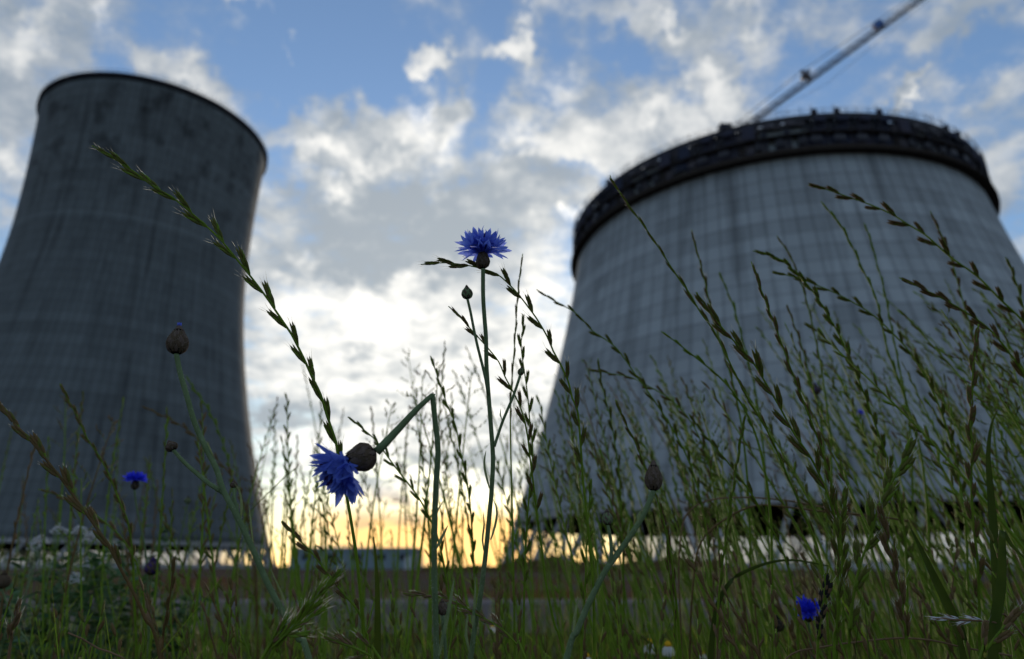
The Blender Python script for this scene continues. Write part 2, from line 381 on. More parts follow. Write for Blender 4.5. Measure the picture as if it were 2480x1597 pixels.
def hyper(z, a, zt, b): return a*math.sqrt(1+((z-zt)/b)**2)
def cooling_tower(name, label, cx, cy, H, a, zt, bl, bu, zb, cm, ncol, thick, rimw, seg=144):
    t = thing(name, label, 'cooling tower', (cx, cy, 0))
    rad = lambda z: hyper(z, a, zt, bl if z < zt else bu)
    zs = [zb+(H-zb)*i/60 for i in range(61)]
    pr = [(rad(z), z) for z in zs] + [(rad(z)-thick, z) for z in reversed(zs)]
    s = MB(); s.lathe(pr, cm, seg, closed=True); s.obj('shell', t)
    s = MB(); r0 = rad(zb); s.lathe([(r0+.35, zb-.9), (r0+.35, zb+.1), (r0-1.2, zb+.1), (r0-1.2, zb-.9)], 'column', seg, closed=True); s.obj('ring_beam', t, smooth=False)
    # basin wall
    rb_ = r0+zb*.30
    s = MB(); s.lathe([(rb_+1.0, 0.0), (rb_+1.0, 1.0), (rb_+.6, 1.0), (rb_+.6, 0.0)], 'column', seg, closed=True); s.obj('basin_wall', t, smooth=False)
    c0 = None
    for i in range(ncol):
        k = i//2; sg = 1 if i % 2 else -1; A = 2*math.pi*(k+.5)/(ncol/2); dA = math.pi/(ncol/2)*.88
        p0 = Vector((rb_*math.cos(A+sg*dA*.12), rb_*math.sin(A+sg*dA*.12), 0.0)); p1 = Vector(((r0-.4)*math.cos(A+sg*dA), (r0-.4)*math.sin(A+sg*dA), zb-.88))
        s = MB(); s.tube([p0, (p0+p1)/2, p1], [.55, .48, .45], 'column', 6); s.obj('column', t, smooth=False)
    s = MB(); s.lathe([(0.01, zb-.8), (r0-2.2, zb-.8), (r0-2.2, zb+2.6), (.01, zb+2.6)], 'fill', 72); s.obj('added_fill_deck', t, smooth=False)  # added dark deck inside the shell, keeps skylight out of the inlet view
    return t, rad
LT, radL = cooling_tower('cooling_tower', 'tall finished grey concrete cooling tower with waisted shell and flared dark rim, on the left', -131.64, 217.75, 149.2, 36.15, 109.8, 90.1, 149.8, 5.67+.9, 'concL', 72, .9, .8)
s = MB(); r1 = radL(149.2)
s.lathe([(r1-.95, 149.25), (r1-.95, 150.3), (r1+.95, 150.3), (r1+.95, 149.3), (r1+.02, 148.6)], 'darkrim', 144); s.obj('rim_beam', LT)
s = MB()
for j in range(144):
    q = 2*math.pi*j/144; s.tube([((r1+.8)*math.cos(q), (r1+.8)*math.sin(q), 150.25), ((r1+.8)*math.cos(q), (r1+.8)*math.sin(q), 151.35)], .05, 'steel', 4)
s.lathe([(r1+.75, 151.3), (r1+.85, 151.3), (r1+.85, 151.4), (r1+.75, 151.4)], 'steel', 144, closed=True)
s.obj('guard_rail', LT)

RTW, radR = cooling_tower('cooling_tower', 'unfinished pale concrete cooling tower wearing a dark scaffold ring, below the crane', 73.72, 180.64, 94.0, 50.94, 126.6, 112.1, 80., 10.12+.9, 'concR', 96, 1.0, 0)
# climbing formwork ring round the top of the unfinished tower
zt0, zt1 = 84.6, 94.4
NP = 72
pm = MB(); wq = 2*math.pi*(radR(90)+1.1)/NP
# one formwork bay in its own coordinates: x along the ring, y outward, z up from the ring's foot
H3 = zt1-zt0
pm.box((-wq*.47, .15, .3), (wq*.47, .35, 4.7), 'form'); pm.box((-wq*.48, .05, 4.9), (wq*.10, .25, 9.6), 'form'); pm.box((wq*.12, .02, 6.9), (wq*.48, .12, 9.6), 'steel'); pm.box((-wq*.4, 1.76, 7.6), (wq*.1, 1.82, 8.8), 'form'); pm.box((-wq*.1, 1.76, 2.6), (wq*.4, 1.82, 3.9), 'steel')
pm.box((-wq*.30, .36, 1.9), (wq*.30, .46, 2.1), 'steel'); pm.box((-wq*.30, .36, 3.4), (wq*.30, .46, 3.6), 'steel')
pm.box((-wq*.30, .26, 5.8), (wq*.30, .36, 6.0), 'steel'); pm.box((-wq*.30, .26, 7.3), (wq*.30, .36, 7.5), 'steel')
pm.box((-.12, .5, 5.1), (wq*.36, .58, 6.3), 'form')
for xx in (-wq*.36, wq*.20):
    pm.tube([(xx, 1.7, -.2), (xx, 1.75, H3+1.0)], .07, 'steel', 5); pm.tube([(xx, .2, .2), (xx, 1.7, 3.0)], .06, 'steel', 5); pm.tube([(xx, .2, 4.7), (xx, 1.7, 7.4)], .06, 'steel', 5)
for zz in (.9, 4.9, 5.5, H3+.2, H3+.9): pm.tube([(-wq*.5, 1.75, zz), (wq*.5, 1.75, zz)], .05, 'steel', 4)
pme = [pm.mesh('formwork_bay', False)]
for vi in range(4):
    vm_ = MB(); rq = random.Random(60+vi)
    for z0 in (.3, 2.6, 5.0, 7.4):
        x0 = -wq*.5
        while x0 < wq*.45:
            ww = rq.uniform(.9, 2.2); m_ = rq.choice(('form', 'form', 'steel', 'deck', 'crane'))
            if rq.random() < .8: vm_.box((x0, rq.uniform(.1, .5), z0+rq.uniform(0, .3)), (min(wq*.5, x0+ww*.92), rq.uniform(.55, 1.2), z0+rq.uniform(1.6, 2.3)), m_)
            x0 += ww
    for xx in (-wq*.36, wq*.20, wq*.42):
        vm_.tube([(xx, 1.7, -.2), (xx, 1.75, H3+rq.uniform(.6, 1.8))], .07, 'steel', 5); vm_.tube([(xx, .2, .2), (xx, 1.7, 3.0)], .06, 'steel', 5); vm_.tube([(xx, .2, 4.7), (xx, 1.7, 7.4)], .06, 'steel', 5)
    for zz in (.9, 5.5, 6.0, H3+.4, H3+.9): vm_.tube([(-wq*.5, 1.75, zz), (wq*.5, 1.75, zz)], .05, 'steel', 4)
    if vi % 2: vm_.box((-wq*.3, 1.78, 5.2), (wq*.25, 1.84, rq.uniform(7.5, 9)), 'form')
    pme.append(vm_.mesh('formwork_bay', False))
pm.tube([(wq*.1, .9, 5.0), (wq*.1, .9, H3+2.4)], .09, 'steel', 5); pm.box((-.5, .6, H3), (.5, 1.4, H3+1.1), 'form'); pme.append(pm.mesh('formwork_bay', False))
for i in range(NP):
    q = 2*math.pi*(i+.5)/NP; rr = radR(89.5)+.2
    Mx = Matrix.Translation((rr*math.cos(q), rr*math.sin(q), zt0)) @ Matrix.Rotation(q-math.pi/2, 4, 'Z')
    link('formwork_bay', pme[(2, 5, 3, 4, 0, 3, 5, 4, 2, 1+4)[(i*7+i//9) % 10]], RTW, Mx)
for zz in (84.5, 89.4, 94.2):
    s = MB(); rr = radR(zz)
    s.lathe([(rr+.05, zz), (rr+2.1, zz), (rr+2.1, zz+.22), (rr+.05, zz+.22)], 'deck', 144, closed=True); s.obj('platform', RTW, smooth=False)
s = MB(); rr = radR(87); s.lathe([(rr+1.9, 84.8), (rr+1.9, 85.9), (rr+1.82, 85.9), (rr+1.82, 84.8)], 'deck', 144, closed=True)
s.obj('toe_board', RTW, smooth=False)
s = MB(); rr = radR(94)
s.lathe([(rr+2.0, 93.2), (rr+2.0, 94.15), (rr+1.9, 94.15), (rr+1.9, 93.2)], 'steel', 144, closed=True); s.obj('edge_board', RTW, smooth=False)
# tower crane standing inside
jb = P(1800, 309, 196.); jt = P(2330, -78, 196.)
ct = thing('tower_crane', 'lattice jib of a tower crane slanting up from behind the scaffold ring', 'crane', (jb.x, jb.y, 0))
def lattice(a, b, w_, n, m_, r=.14, tri=False):
    s = MB(); d = (b-a).normalized(); ref = Vector((0, 1, 0)); u_ = d.cross(ref).normalized(); v_ = d.cross(u_).normalized()
    cs = [(-1, -1), (1, -1), (0, .9)] if tri else [(-1, -1), (1, -1), (1, 1), (-1, 1)]
    ch = [[a.lerp(b, i/n)+u_*(c[1]*w_/2)+v_*(c[0]*w_/2) for i in range(n+1)] for c in cs]
    for c in ch: s.tube([c[0], c[-1]], r, m_, 5)
    for k in range(len(ch)):
        c1, c2 = ch[k], ch[(k+1) % len(ch)]
        for i in range(n):
            s.tube([c1[i], c2[i+1]] if i % 2 else [c2[i], c1[i+1]], r*.55, m_, 4); s.tube([c1[i], c2[i]], r*.5, m_, 4)
    return s
o = lattice(Vector((jb.x, jb.y, 0)), Vector((jb.x, jb.y, jb.z+1.)), 2.2, 34, 'crane', .16).obj('mast'); wparent(o, ct)
o = lattice(jb, jt, 1.55, 46, 'crane', .17, True).obj('jib'); wparent(o, ct)
dj = (jt-jb).normalized(); nj = dj.cross(Vector((0, 1, 0))).normalized()
if nj.z < 0: nj = -nj
s = MB(); k1 = P(1954, 185, 196.); s.tube([k1-nj*1.2, k1+nj*2.4], [.9, .5], 'crane', 6); s.tube([k1-dj*1.6+nj*.3, k1+dj*1.6+nj*.9], .6, 'crane', 6); o = s.obj('pulley_block'); wparent(o, ct)
s = MB(); k2 = P(2126, 62, 196.); s.box((-1.3, -.8, -.9), (1.3, .8, .9), 'craneblue', Matrix.Translation(k2) @ dj.to_track_quat('X', 'Z').to_matrix().to_4x4()); o = s.obj('jib_trolley', smooth=False); wparent(o, ct)
s = MB(); s.tube([jb+nj*2.0-dj*4, k1+nj*2.2, jt+nj*1.0], .09, 'crane', 4); s.tube([jb-nj*.8, P(2000, 190, 196.)-nj*1.5, jt-nj*1.0], .05, 'crane', 4); o = s.obj('cable'); wparent(o, ct)
s = MB(); s.box((-1.6, -1.3, -2.6), (1.2, 1.3, -.1), 'crane', Matrix.Translation(jb)); s.box((-7, -1.2, -1.6), (-3.6, 1.2, .6), 'steel', Matrix.Translation(jb)); s.tube([jb+Vector((0, 0, -.6)), jb+Vector((-5, 0, -.6))], .5, 'crane', 5)
o = s.obj('counterweight', smooth=False); wparent(o, ct)

# low teal building on the horizon between the towers
b0 = P(700, 1365, 120); bx = b0.x; by = b0.y; bw = 22.0
bt = thing('low_building', 'low flat-roofed teal shed on the horizon between the two cooling towers', 'building', (bx+bw/2, by, 0))
s = MB(); s.box((-bw/2, 0, 0), (bw/2, 12, 3.35), 'teal'); s.obj('wall', bt, smooth=False)
s = MB(); s.box((-bw/2-.3, -.3, 3.35), (bw/2+.3, 12.3, 3.62), 'pale'); s.obj('roof', bt, smooth=False)
for i in range(5):
    s = MB(); xx = -bw/2+2.2+i*4.3; s.box((xx, -.05, 1.5), (xx+1.8, -.003, 2.5), 'darkrim'); s.obj('window', bt, smooth=False)
s = MB(); s.box((bw/2-1.7, -.06, 0), (bw/2-.5, -.003, 2.2), 'pale'); s.obj('door', bt, smooth=False)
# added tree belt, hides the bright sky seen under the tower shells
q = random.Random(4); g = MB()
for (u0, u1, hh, n_) in ((-900, 385, 13., 2600), (2000, 3400, 4.0, 900)):
    for i in range(n_):
        u = q.uniform(u0, u1); dd = q.uniform(420, 450); x = (u-1240)/F*dd; ht = hh*(.7+.3*math.sin(u*.013)+.2*math.sin(u*.041)); z = ht*math.sqrt(q.random())
        L = q.uniform(1.2, 2.4); d_ = Vector((q.gauss(0, 1), q.gauss(0, 1), q.gauss(0, .6))).normalized(); g.spindle(Vector((x, dd, z))-d_*L/2, d_, L, L*.42, 'leaf', 5)
tag(g.obj('added_tree_belt'), 'added dark tree belt hiding bright sky behind the towers', 'woodland', kind='stuff')

# precast concrete beams lying end to end on timber blocks at the edge of the meadow
bi = 0
XB = [-4.6, -2.35, -.1, 2.15, 4.4, 6.6]
BL = ['lying left of the dark leafy weed', 'below the tall budded cornflower', 'below the bent cornflower', 'below the purple bud stalk', 'below the right cornflower']
for i in range(5):
    x0, x1 = XB[i]+.012, XB[i+1]-.012
    bo = thing('concrete_beam', ['leftmost', 'second from the left', 'middle', 'second from the right', 'rightmost'][i]+' grey-pink precast beam in the row behind the meadow grass', 'concrete beam', ((x0+x1)/2, 5.2, 0), 'precast beams laid end to end behind the grass')
    s = MB(); h = (x1-x0)/2
    s.add([(x, y, z) for x in (-h, h) for (y, z) in ((-.10, .055), (-.11, .07), (-.11, .255), (-.095, .275), (.10, .275), (.11, .26), (.11, .055))],
          [tuple((k, (k+1) % 7, 7+(k+1) % 7, 7+k)) for k in range(7)] + [tuple(range(6, -1, -1)), tuple(range(7, 14))], 'slab'); s.obj('beam', bo, smooth=False)
    for k in (-.8, -.27, .27, .8):
        s = MB(); s.box((h*k-.12, -.09, -.004), (h*k+.12, .09, .054), 'black'); s.obj('block', bo, smooth=False)
# ================================================================== PLANTS
def T(pts, d0, d1=None):
    d1 = d0 if d1 is None else d1; n = len(pts)-1
    return [P(u, v, d0+(d1-d0)*i/n) for i, (u, v) in enumerate(pts)]
def fuzz(mb, pts, rad, dens, ln=.0016, r_=None):
    """short silver hairs standing off a stem"""
    q = r_ or rnd
    for i in range(len(pts)-1):
        a, b = pts[i], pts[i+1]; t_ = (b-a)
        k = t_.length*dens; k = int(k)+(q.random() < k % 1)
        for _ in range(k):
            p = a+t_*q.random(); d = Vector((q.gauss(0, 1), q.gauss(0, 1), q.gauss(0, 1))); d = (d-t_.normalized()*d.dot(t_.normalized())).normalized()
            s_ = p+d*rad*.9; e_ = s_+(d+t_.normalized()*q.uniform(-.3, .8))*ln*q.uniform(.6, 1.4); w_ = d.cross(t_).normalized()*.00015
            mb.add([s_-w_, s_+w_, e_], [(0, 1, 2)], 'fuzz')
# ---- cornflower pieces, drawn in local coordinates with +Z as the flower's axis, unit = metre
def calyx_mesh(h, r, q, mats=('calyx', 'scale'), neck=.62, hairs=90):
    mb = MB()
    pr = [(.12, -.04), (.42, .0), (.78, .12), (1.0, .34), (.98, .5), (.80, .72), (neck, .90), (neck*.92, 1.0)]
    mb.lathe([(r*a, h*b) for a, b in pr], 'urn', 16)
    def R_at(z):
        for (a, b), (c, d) in zip(pr, pr[1:]):
            if z <= d: return r*(a+(c-a)*(z-b)/(d-b))
        return r*pr[-1][0]
    rows = 7
    for k in range(rows):                        # overlapping bracts in rows
        n = 11; z0 = .03+.82*k/rows; ln = .26+.05*(k % 2)
        for j in range(n):
            A = 2*math.pi*(j+.5*(k % 2))/n+q.uniform(-.06, .06); w_ = 2*math.pi*R_at(z0+.1)/n*.40; vs = []
            for t_, ww in ((0, .7), (.4, 1.0), (.75, .62), (1.0, .05)):
                z = z0+ln*t_; rr = R_at(min(z, .99))*(1.05+.05*t_)+.00012*r/.005
                c_ = Vector((rr*math.cos(A), rr*math.sin(A), z*h)); td = Vector((-math.sin(A), math.cos(A), 0))
                vs += [c_-td*w_*ww, c_+Vector((math.cos(A), math.sin(A), 0))*r*.05, c_+td*w_*ww]
            fs = [(a*3+b, a*3+b+1, a*3+b+4, a*3+b+3) for a in range(3) for b in (0, 1)]
            mb.add(vs, fs[:4], mats[0] if (j+k) % 3 else mats[1]); mb.add(vs, fs[4:], mats[1])
    for _ in range(hairs):
        A = q.uniform(0, 2*math.pi); z = q.uniform(.0, .9); rr = R_at(z); dr = Vector((math.cos(A), math.sin(A), q.uniform(-.1, .7)))
        s_ = Vector((rr*math.cos(A), rr*math.sin(A), z*h)); e_ = s_+dr*r*q.uniform(.12, .3); w_ = Vector((-math.sin(A), math.cos(A), 0))*.00010
        mb.add([s_-w_, s_+w_, e_], [(0, 1, 2)], 'fuzz')
    return mb
def floret_mesh(L, q, m_='petal', lobes_=6, wide=.30, droop=0., lobe_len=.52):
    """trumpet floret: narrow tube that flares into long pointed lobes"""
    mb = MB(); n = lobes_*2; rings = [(.0, .035), (.28, .05), (.44, .10), (1-lobe_len, .17)]
    vs = []; fs = []
    def bend(p): return Vector((p.x, p.y, p.z-droop*p.z*p.z/L*0)) if not droop else Vector((p.x+droop*p.z*p.z/L, p.y, p.z*(1-.25*abs(droop)*p.z/L)))
    for z, rr in rings:
        for j in range(n):
            A = 2*math.pi*j/n; vs.append(Vector((rr*L*math.cos(A), rr*L*math.sin(A), z*L)))
    for i in range(3):
        for j in range(n): fs.append((i*n+j, i*n+(j+1) % n, (i+1)*n+(j+1) % n, (i+1)*n+j))
    b = 3*n
    for k in range(lobes_):
        A = 2*math.pi*(2*k+1)/n; len_ = lobe_len*q.uniform(.75, 1.15); spr = wide*q.uniform(.7, 1.25); tw = q.uniform(-.18, .18)
        A2 = A+tw; i0, i1, i2 = b+2*k, b+2*k+1, b+(2*k+2) % n
        z0 = (1-lobe_len)
        def pt(f, off, up=0):
            rr = (.17+spr*f)*L; zz = (z0+len_*(f*.95-.22*f*f))*L; AA = A+(A2-A)*f; td = Vector((-math.sin(AA), math.cos(AA), 0))
            return Vector((rr*math.cos(AA), rr*math.sin(AA), zz+up))+td*off
        m0 = len(vs); w1 = .085*L*q.uniform(.8, 1.2)
        vs += [pt(.38, -w1), pt(.38, 0, -.015*L), pt(.38, w1), pt(.70, -w1*.62), pt(.70, 0, -.01*L), pt(.70, w1*.62), pt(1.0, 0)]
        fs += [(i0, i1, m0+1, m0), (i1, i2, m0+2, m0+1), (m0, m0+1, m0+4, m0+3), (m0+1, m0+2, m0+5, m0+4), (m0+3, m0+4, m0+6), (m0+4, m0+5, m0+6)]
    mb.add([bend(p) for p in vs], fs, m_); return mb.mesh('ray_floret')
def axis_matrix(p, d, roll=0.):
    q = d.to_track_quat('Z', 'Y'); return Matrix.Translation(p) @ q.to_matrix().to_4x4() @ Matrix.Rotation(roll, 4, 'Z')
def leaf(root, pts, wid, m_='stem', side=Vector((1, 0, 0)), name='leaf'):
    pts = smooth_path(pts, .004); k = len(pts)
    mb = MB(); ws = [max(.00015, wid*math.sin(math.pi*min(1, (.12+.88*i/(k-1))))**.7) for i in range(k)]
    mb.ribbon(pts, ws, (side+Vector((0, -.5, .0))).normalized(), m_, fold=.5)
    fuzz(mb, pts, wid*.8, 900, .0011)
    wparent(mb.obj(name), root)
def stem_obj(root, pts, r0, r1, fz=1800, name='stem', m_='stem', ridged=True):
    pts = smooth_path(pts, .0045); k = len(pts); mb = MB()
    rad = [r0+(r1-r0)*i/(k-1) for i in range(k)]
    mb.tube(pts, rad, m_, 8)
    if fz: fuzz(mb, pts, (r0+r1)/2, fz)
    wparent(mb.obj(name), root); return pts
def bud(root, p, d, h, r, q, tip=True, mats=('calyx', 'scale'), hairs=140, name='bud', neck=.42):
    mb = calyx_mesh(h, r, q, mats, neck, hairs)
    for j in range(9):                            # closed bract tips meeting over the bud
        A = 2*math.pi*j/9; rr = r*neck*.95; td = Vector((-math.sin(A), math.cos(A), 0))
        vs = [Vector((rr*math.cos(A), rr*math.sin(A), h*.86))-td*rr*.42, Vector((rr*math.cos(A), rr*math.sin(A), h*.86))+td*rr*.42,
              Vector((rr*.75*math.cos(A), rr*.75*math.sin(A), h*1.06))+td*rr*.3, Vector((rr*.22*math.cos(A+.1), rr*.22*math.sin(A+.1), h*1.24)), Vector((rr*.75*math.cos(A), rr*.75*math.sin(A), h*1.06))-td*rr*.3]
        mb.add(vs, [(0, 1, 2, 4), (4, 2, 3)], mats[1])
    o = mb.obj(name); wparent(o, root, axis_matrix(p, d, .4))
    if tip:
        t2 = MB()
        for j in range(7):
            A = 2*math.pi*j/7; t2.spindle(Vector((r*.10*math.cos(A), r*.10*math.sin(A), h*1.02)), Vector((.12*math.cos(A), .12*math.sin(A), 1)), h*.30, r*.09, 'petal', 4)
        t2.obj('petal_tip', o)
    return o
def flower(root, p, d, h, r, L, q, n=13, n2=14, m_='petal', tilt=(20, 62), neck=.62, mats=('calyx', 'scale'), sag=0., hairs=110, inner_n=16, grav=0.):
    mb = calyx_mesh(h, r, q, mats, neck, hairs); o = mb.obj('calyx'); wparent(o, root, axis_matrix(p, d))
    AMi = axis_matrix(p, d).to_3x3().inverted(); dn = AMi @ Vector((0, 0, -1))
    var = [floret_mesh(L*q.uniform(.85, 1.08), q, m_, q.choice((5, 6, 6, 7)), q.uniform(.26, .36), sag) for _ in range(6)]
    for ring, cnt in ((0, n), (1, n2)):
        for j in range(cnt):
            A = 2*math.pi*(j+.5*ring)/cnt+q.uniform(-.12, .12); ti = R(tilt[1] if ring == 0 else tilt[0])+R(q.uniform(-9, 9))
            dd = Vector((math.sin(ti)*math.cos(A), math.sin(ti)*math.sin(A), math.cos(ti)))
            dd = (dd+dn*grav*(1.3 if dd.dot(dn) < 0 else 1.0)).normalized() if grav else dd
            b = Vector((math.cos(A), math.sin(A), 0))*r*neck*.55+Vector((0, 0, h*.92))
            Mx = Matrix.Translation(b) @ dd.to_track_quat('Z', 'X').to_matrix().to_4x4() @ Matrix.Rotation(0 if sag else q.uniform(0, 6.28), 4, 'Z')
            sc_ = q.uniform(.82, 1.05)*(1.0 if ring == 0 else .92)
            link('ray_floret', var[q.randrange(6)], o, Mx @ Matrix.Diagonal((sc_, sc_, sc_, 1)))
    mi = MB()
    for j in range(inner_n):
        A = q.uniform(0, 6.28); t_ = q.uniform(0, .6); dd = Vector((math.sin(t_)*math.cos(A), math.sin(t_)*math.sin(A), math.cos(t_))); b = Vector((0, 0, h*.95))+Vector((dd.x, dd.y, 0))*r*.5
        l_ = L*q.uniform(.4, .62); mi.tube([b, b+dd*l_*.6, b+dd*l_+Vector((0, 0, l_*.1))], [L*.015, L*.02, L*.03], 'inner', 5)
        mi.spindle(b+dd*l_, dd, L*.12, L*.03, 'inner', 4)
    mi.obj('disc_floret', o); return o

# ---- the tall open cornflower in the middle
q = random.Random(11)
dA = .50; rootp = to_ground(T([(1160, 1470), (1140, 1597)], dA, dA+.004))
r = thing('cornflower', 'tall upright cornflower with open blue bloom in the middle of the sky', 'cornflower', (rootp[-1].x, rootp[-1].y, 0), 'cornflowers in the meadow')
main = T([(1170, 650), (1170, 714), (1173, 766), (1177, 818), (1178, 880), (1181, 929), (1189, 1033), (1194, 1110), (1191, 1180), (1186, 1240), (1176, 1343), (1163, 1447), (1140, 1597)], dA, dA+.004)
stem_obj(r, to_ground(main), .00150, .0024, 2200)
top = P(1170, 650, dA)
flower(r, top, Vector((-.03, -.12, 1)), .0122, .0046, .0225, q, 11, 9, tilt=(24, 58), neck=.64)
b1 = T([(1132, 724), (1140, 758), (1148, 800), (1158, 845), (1167, 880), (1176, 918), (1182, 955)], dA-.004, dA)
stem_obj(r, b1, .00095, .0011, 1600); bud(r, b1[0], Vector((-.08, 0, 1)), .0090, .0037, q, tip=False, mats=('stem', 'calyx'))
b2 = T([(1260, 909), (1243, 960), (1217, 1022), (1197, 1082)], dA+.006, dA)
stem_obj(r, b2, .0010, .0011, 1500); bud(r, b2[0], Vector((.2, 0, 1)), .0058, .0022, q, tip=False, mats=('stem', 'calyx'), hairs=60)
for pts, wd in (([(1185, 1183), (1176, 1150), (1172, 1120), (1177, 1092)], .0010), ([(1188, 1308), (1198, 1275), (1203, 1245), (1201, 1225), (1194, 1210)], .0010),
                ([(1174, 1345), (1168, 1310), (1172, 1270), (1170, 1240)], .0008), ([(1148, 1560), (1146, 1500), (1150, 1440), (1151, 1390)], .0012), ([(1217, 1022), (1211, 1005), (1213, 990)], .0006),
                ([(1140, 1590), (1128, 1540), (1132, 1490)], .0012)):
    leaf(r, T(pts, dA-.002), wd)

# ---- cornflower with the snapped stem
q = random.Random(5); dB = .445
mainB = T([(1048, 958), (1054, 1022), (1061, 1090), (1057, 1162), (1053, 1266), (1052, 1395), (1057, 1597)], dB, dB+.006)
gB = to_ground(mainB)
r = thing('cornflower', 'cornflower with snapped stem, its drooping faded blue head hanging to the left', 'cornflower', (gB[-1].x, gB[-1].y, 0), 'cornflowers in the meadow')
stem_obj(r, [P(1047, 955, dB)]+gB[1:], .00175, .0024, 1700)
arm = T([(1048, 956), (1010, 991), (969, 1035), (940, 1066), (912, 1095)], dB, dB-.014)
stem_obj(r, arm, .0015, .0029, 1300)
hc = P(908, 1098, dB-.014); tgt = P(812, 1130, dB-.024); hd = (tgt-hc).normalized()
flower(r, hc, hd, .0175, .0080, .0265, q, 10, 6, 'petaldim', tilt=(22, 70), neck=.66, hairs=220, inner_n=44, grav=.6)
mb = MB()
kk = P(1048, 957, dB)
for k in range(9):
    dd = Vector((q.gauss(.1, .6), q.gauss(0, .5), q.uniform(.1, 1))).normalized(); mb.tube([kk-dd*.0012, kk+dd*q.uniform(.0015, .0035)], [.00035, .00008], 'straw' if k % 2 else 'stem', 4)
mb.spindle(P(1043, 954, dB), P(1056, 974, dB)-P(1043, 954, dB), .0050, .0019, 'stem', 6)
for k in range(5):
    o_ = Vector((q.uniform(-1, 1), q.uniform(-1, 1), q.uniform(-1, 1))).normalized()*.0014; mb.tube([x+o_*(1+i*.28) for i, x in enumerate(arm)], .00032, 'calyx' if k % 2 else 'stem', 4)
wparent(mb.obj('torn_fold'), r)
for pts, wd in (([(1056, 1330), (1070, 1300), (1085, 1272)], .0011), ([(1053, 1262), (1060, 1235), (1076, 1210)], .0007), ([(1062, 1590), (1085, 1480), (1100, 1400)], .0014)):
    leaf(r, T(pts, dB), wd)
# small budded side shoot at its foot
bs_ = T([(1073, 1490), (1074, 1530), (1080, 1597)], dB+.01); stem_obj(r, bs_+to_ground(bs_)[3:5], .0012, .0014, 1200); bud(r, bs_[0], Vector((-.1, 0, 1)), .0085, .0032, q, tip=False, mats=('calyx', 'scale'))

# ---- tall budded cornflower at left
q = random.Random(3); dC = .50
mC = T([(427, 857), (436, 902), (453, 961), (472, 1026), (498, 1084), (524, 1136), (542, 1191), (574, 1250), (611, 1328), (647, 1411), (688, 1488), (725, 1550), (750, 1600)], dC, dC-.02)
gC = to_ground(mC)
r = thing('cornflower', 'leaning cornflower stalk with one large closed bud against the left tower', 'cornflower', (gC[-1].x, gC[-1].y, 0), 'cornflowers in the meadow')
stem_obj(r, gC, .0019, .0031, 2600)
bud(r, mC[0], Vector((-.06, 0, 1)), .0185, .0068, q, tip=True, neck=.50, hairs=260)
c1 = T([(420, 1091), (446, 1120), (482, 1152), (511, 1175), (540, 1193)], dC, dC-.008)
stem_obj(r, c1, .0013, .0017, 1900); bud(r, c1[0], Vector((-.55, 0, .8)), .0072, .0039, q, tip=False, hairs=100)
leaf(r, T([(446, 1118), (432, 1108), (418, 1092)], dC-.002), .0012)
c2 = T([(566, 1182), (568, 1210), (574, 1235), (582, 1262)], dC, dC-.01)
stem_obj(r, c2, .0011, .0012, 1200); bud(r, c2[0], Vector((-.15, 0, 1)), .0048, .0024, q, tip=False, hairs=60)
for pts, wd in (([(582, 1258), (583, 1215), (577, 1185), (568, 1172)], .0013), ([(613, 1322), (608, 1285), (605, 1250), (602, 1222)], .0009), ([(700, 1500), (685, 1450), (668, 1410), (655, 1378)], .0012),
                ([(733, 1560), (734, 1520), (731, 1480), (732, 1450)], .0010), ([(520, 1130), (512, 1100), (500, 1068)], .0010), ([(630, 1368), (636, 1340), (640, 1320)], .0006)):
    leaf(r, T(pts, dC-.008), wd)

# ---- purple-tipped bud at right
q = random.Random(9); dD = .52
mD = T([(1583, 1188), (1562, 1240), (1531, 1292), (1490, 1349), (1459, 1395), (1423, 1468), (1397, 1530), (1371, 1600)], dD, dD-.02)
gD = to_ground(mD, -.02)
r = thing('cornflower', 'curved cornflower stalk with a purplish closed bud, right of centre', 'cornflower', (gD[-1].x, gD[-1].y, 0), 'cornflowers in the meadow')
stem_obj(r, gD, .0020, .0033, 2400); bud(r, mD[0], Vector((.06, 0, 1)), .0190, .0060, q, tip=False, neck=.5, mats=('calyx', 'scale'), hairs=200)
c1 = T([(1472, 1271), (1479, 1307), (1481, 1335), (1477, 1366)], dD-.008, dD-.01)
stem_obj(r, c1, .0012, .0014, 1500); bud(r, c1[0], Vector((-.03, 0, 1)), .0095, .0038, q, tip=False, mats=('stem', 'scale'), hairs=60)
for pts, wd in (([(1388, 1535), (1392, 1490), (1400, 1448)], .0011), ([(1520, 1310), (1521, 1285), (1526, 1262)], .0008), ([(1452, 1410), (1447, 1385), (1448, 1362)], .0007), ([(1545, 1268), (1546, 1250), (1553, 1235)], .0012)):
    leaf(r, T(pts, dD-.012), wd)

# ---- smaller blurred cornflowers further back
def far_flower(label, u, v, wpx, d, path, q, tiltv=(0, -.1, 1), m_='petaldeep', n=9, kind='bloom', tilt=(28, 62), mats=('calyx', 'black')):
    k = wpx/F*d; pts = T(path, d); gp = to_ground(pts)
    r = thing('cornflower', label, 'cornflower', (gp[-1].x, gp[-1].y, 0), 'cornflowers in the meadow')
    stem_obj(r, gp, .0011, .0018, 0)
    if kind == 'bloom':
        flower(r, pts[0], Vector(tiltv), k*.36, k*.13, k*.48, q, n, 8, m_, tilt=tilt, mats=mats, hairs=0, inner_n=6)
    else:
        o = bud(r, pts[0], Vector(tiltv), k*1.05, k*.48, q, tip=False, hairs=40, mats=mats)
    return r
q = random.Random(21)
far_flower('blurred blue cornflower bloom low in front of the left tower', 329, 1144, 62, .86, [(326, 1186), (328, 1210), (336, 1255), (350, 1320), (357, 1400), (362, 1597)], q, tilt=(34, 66))
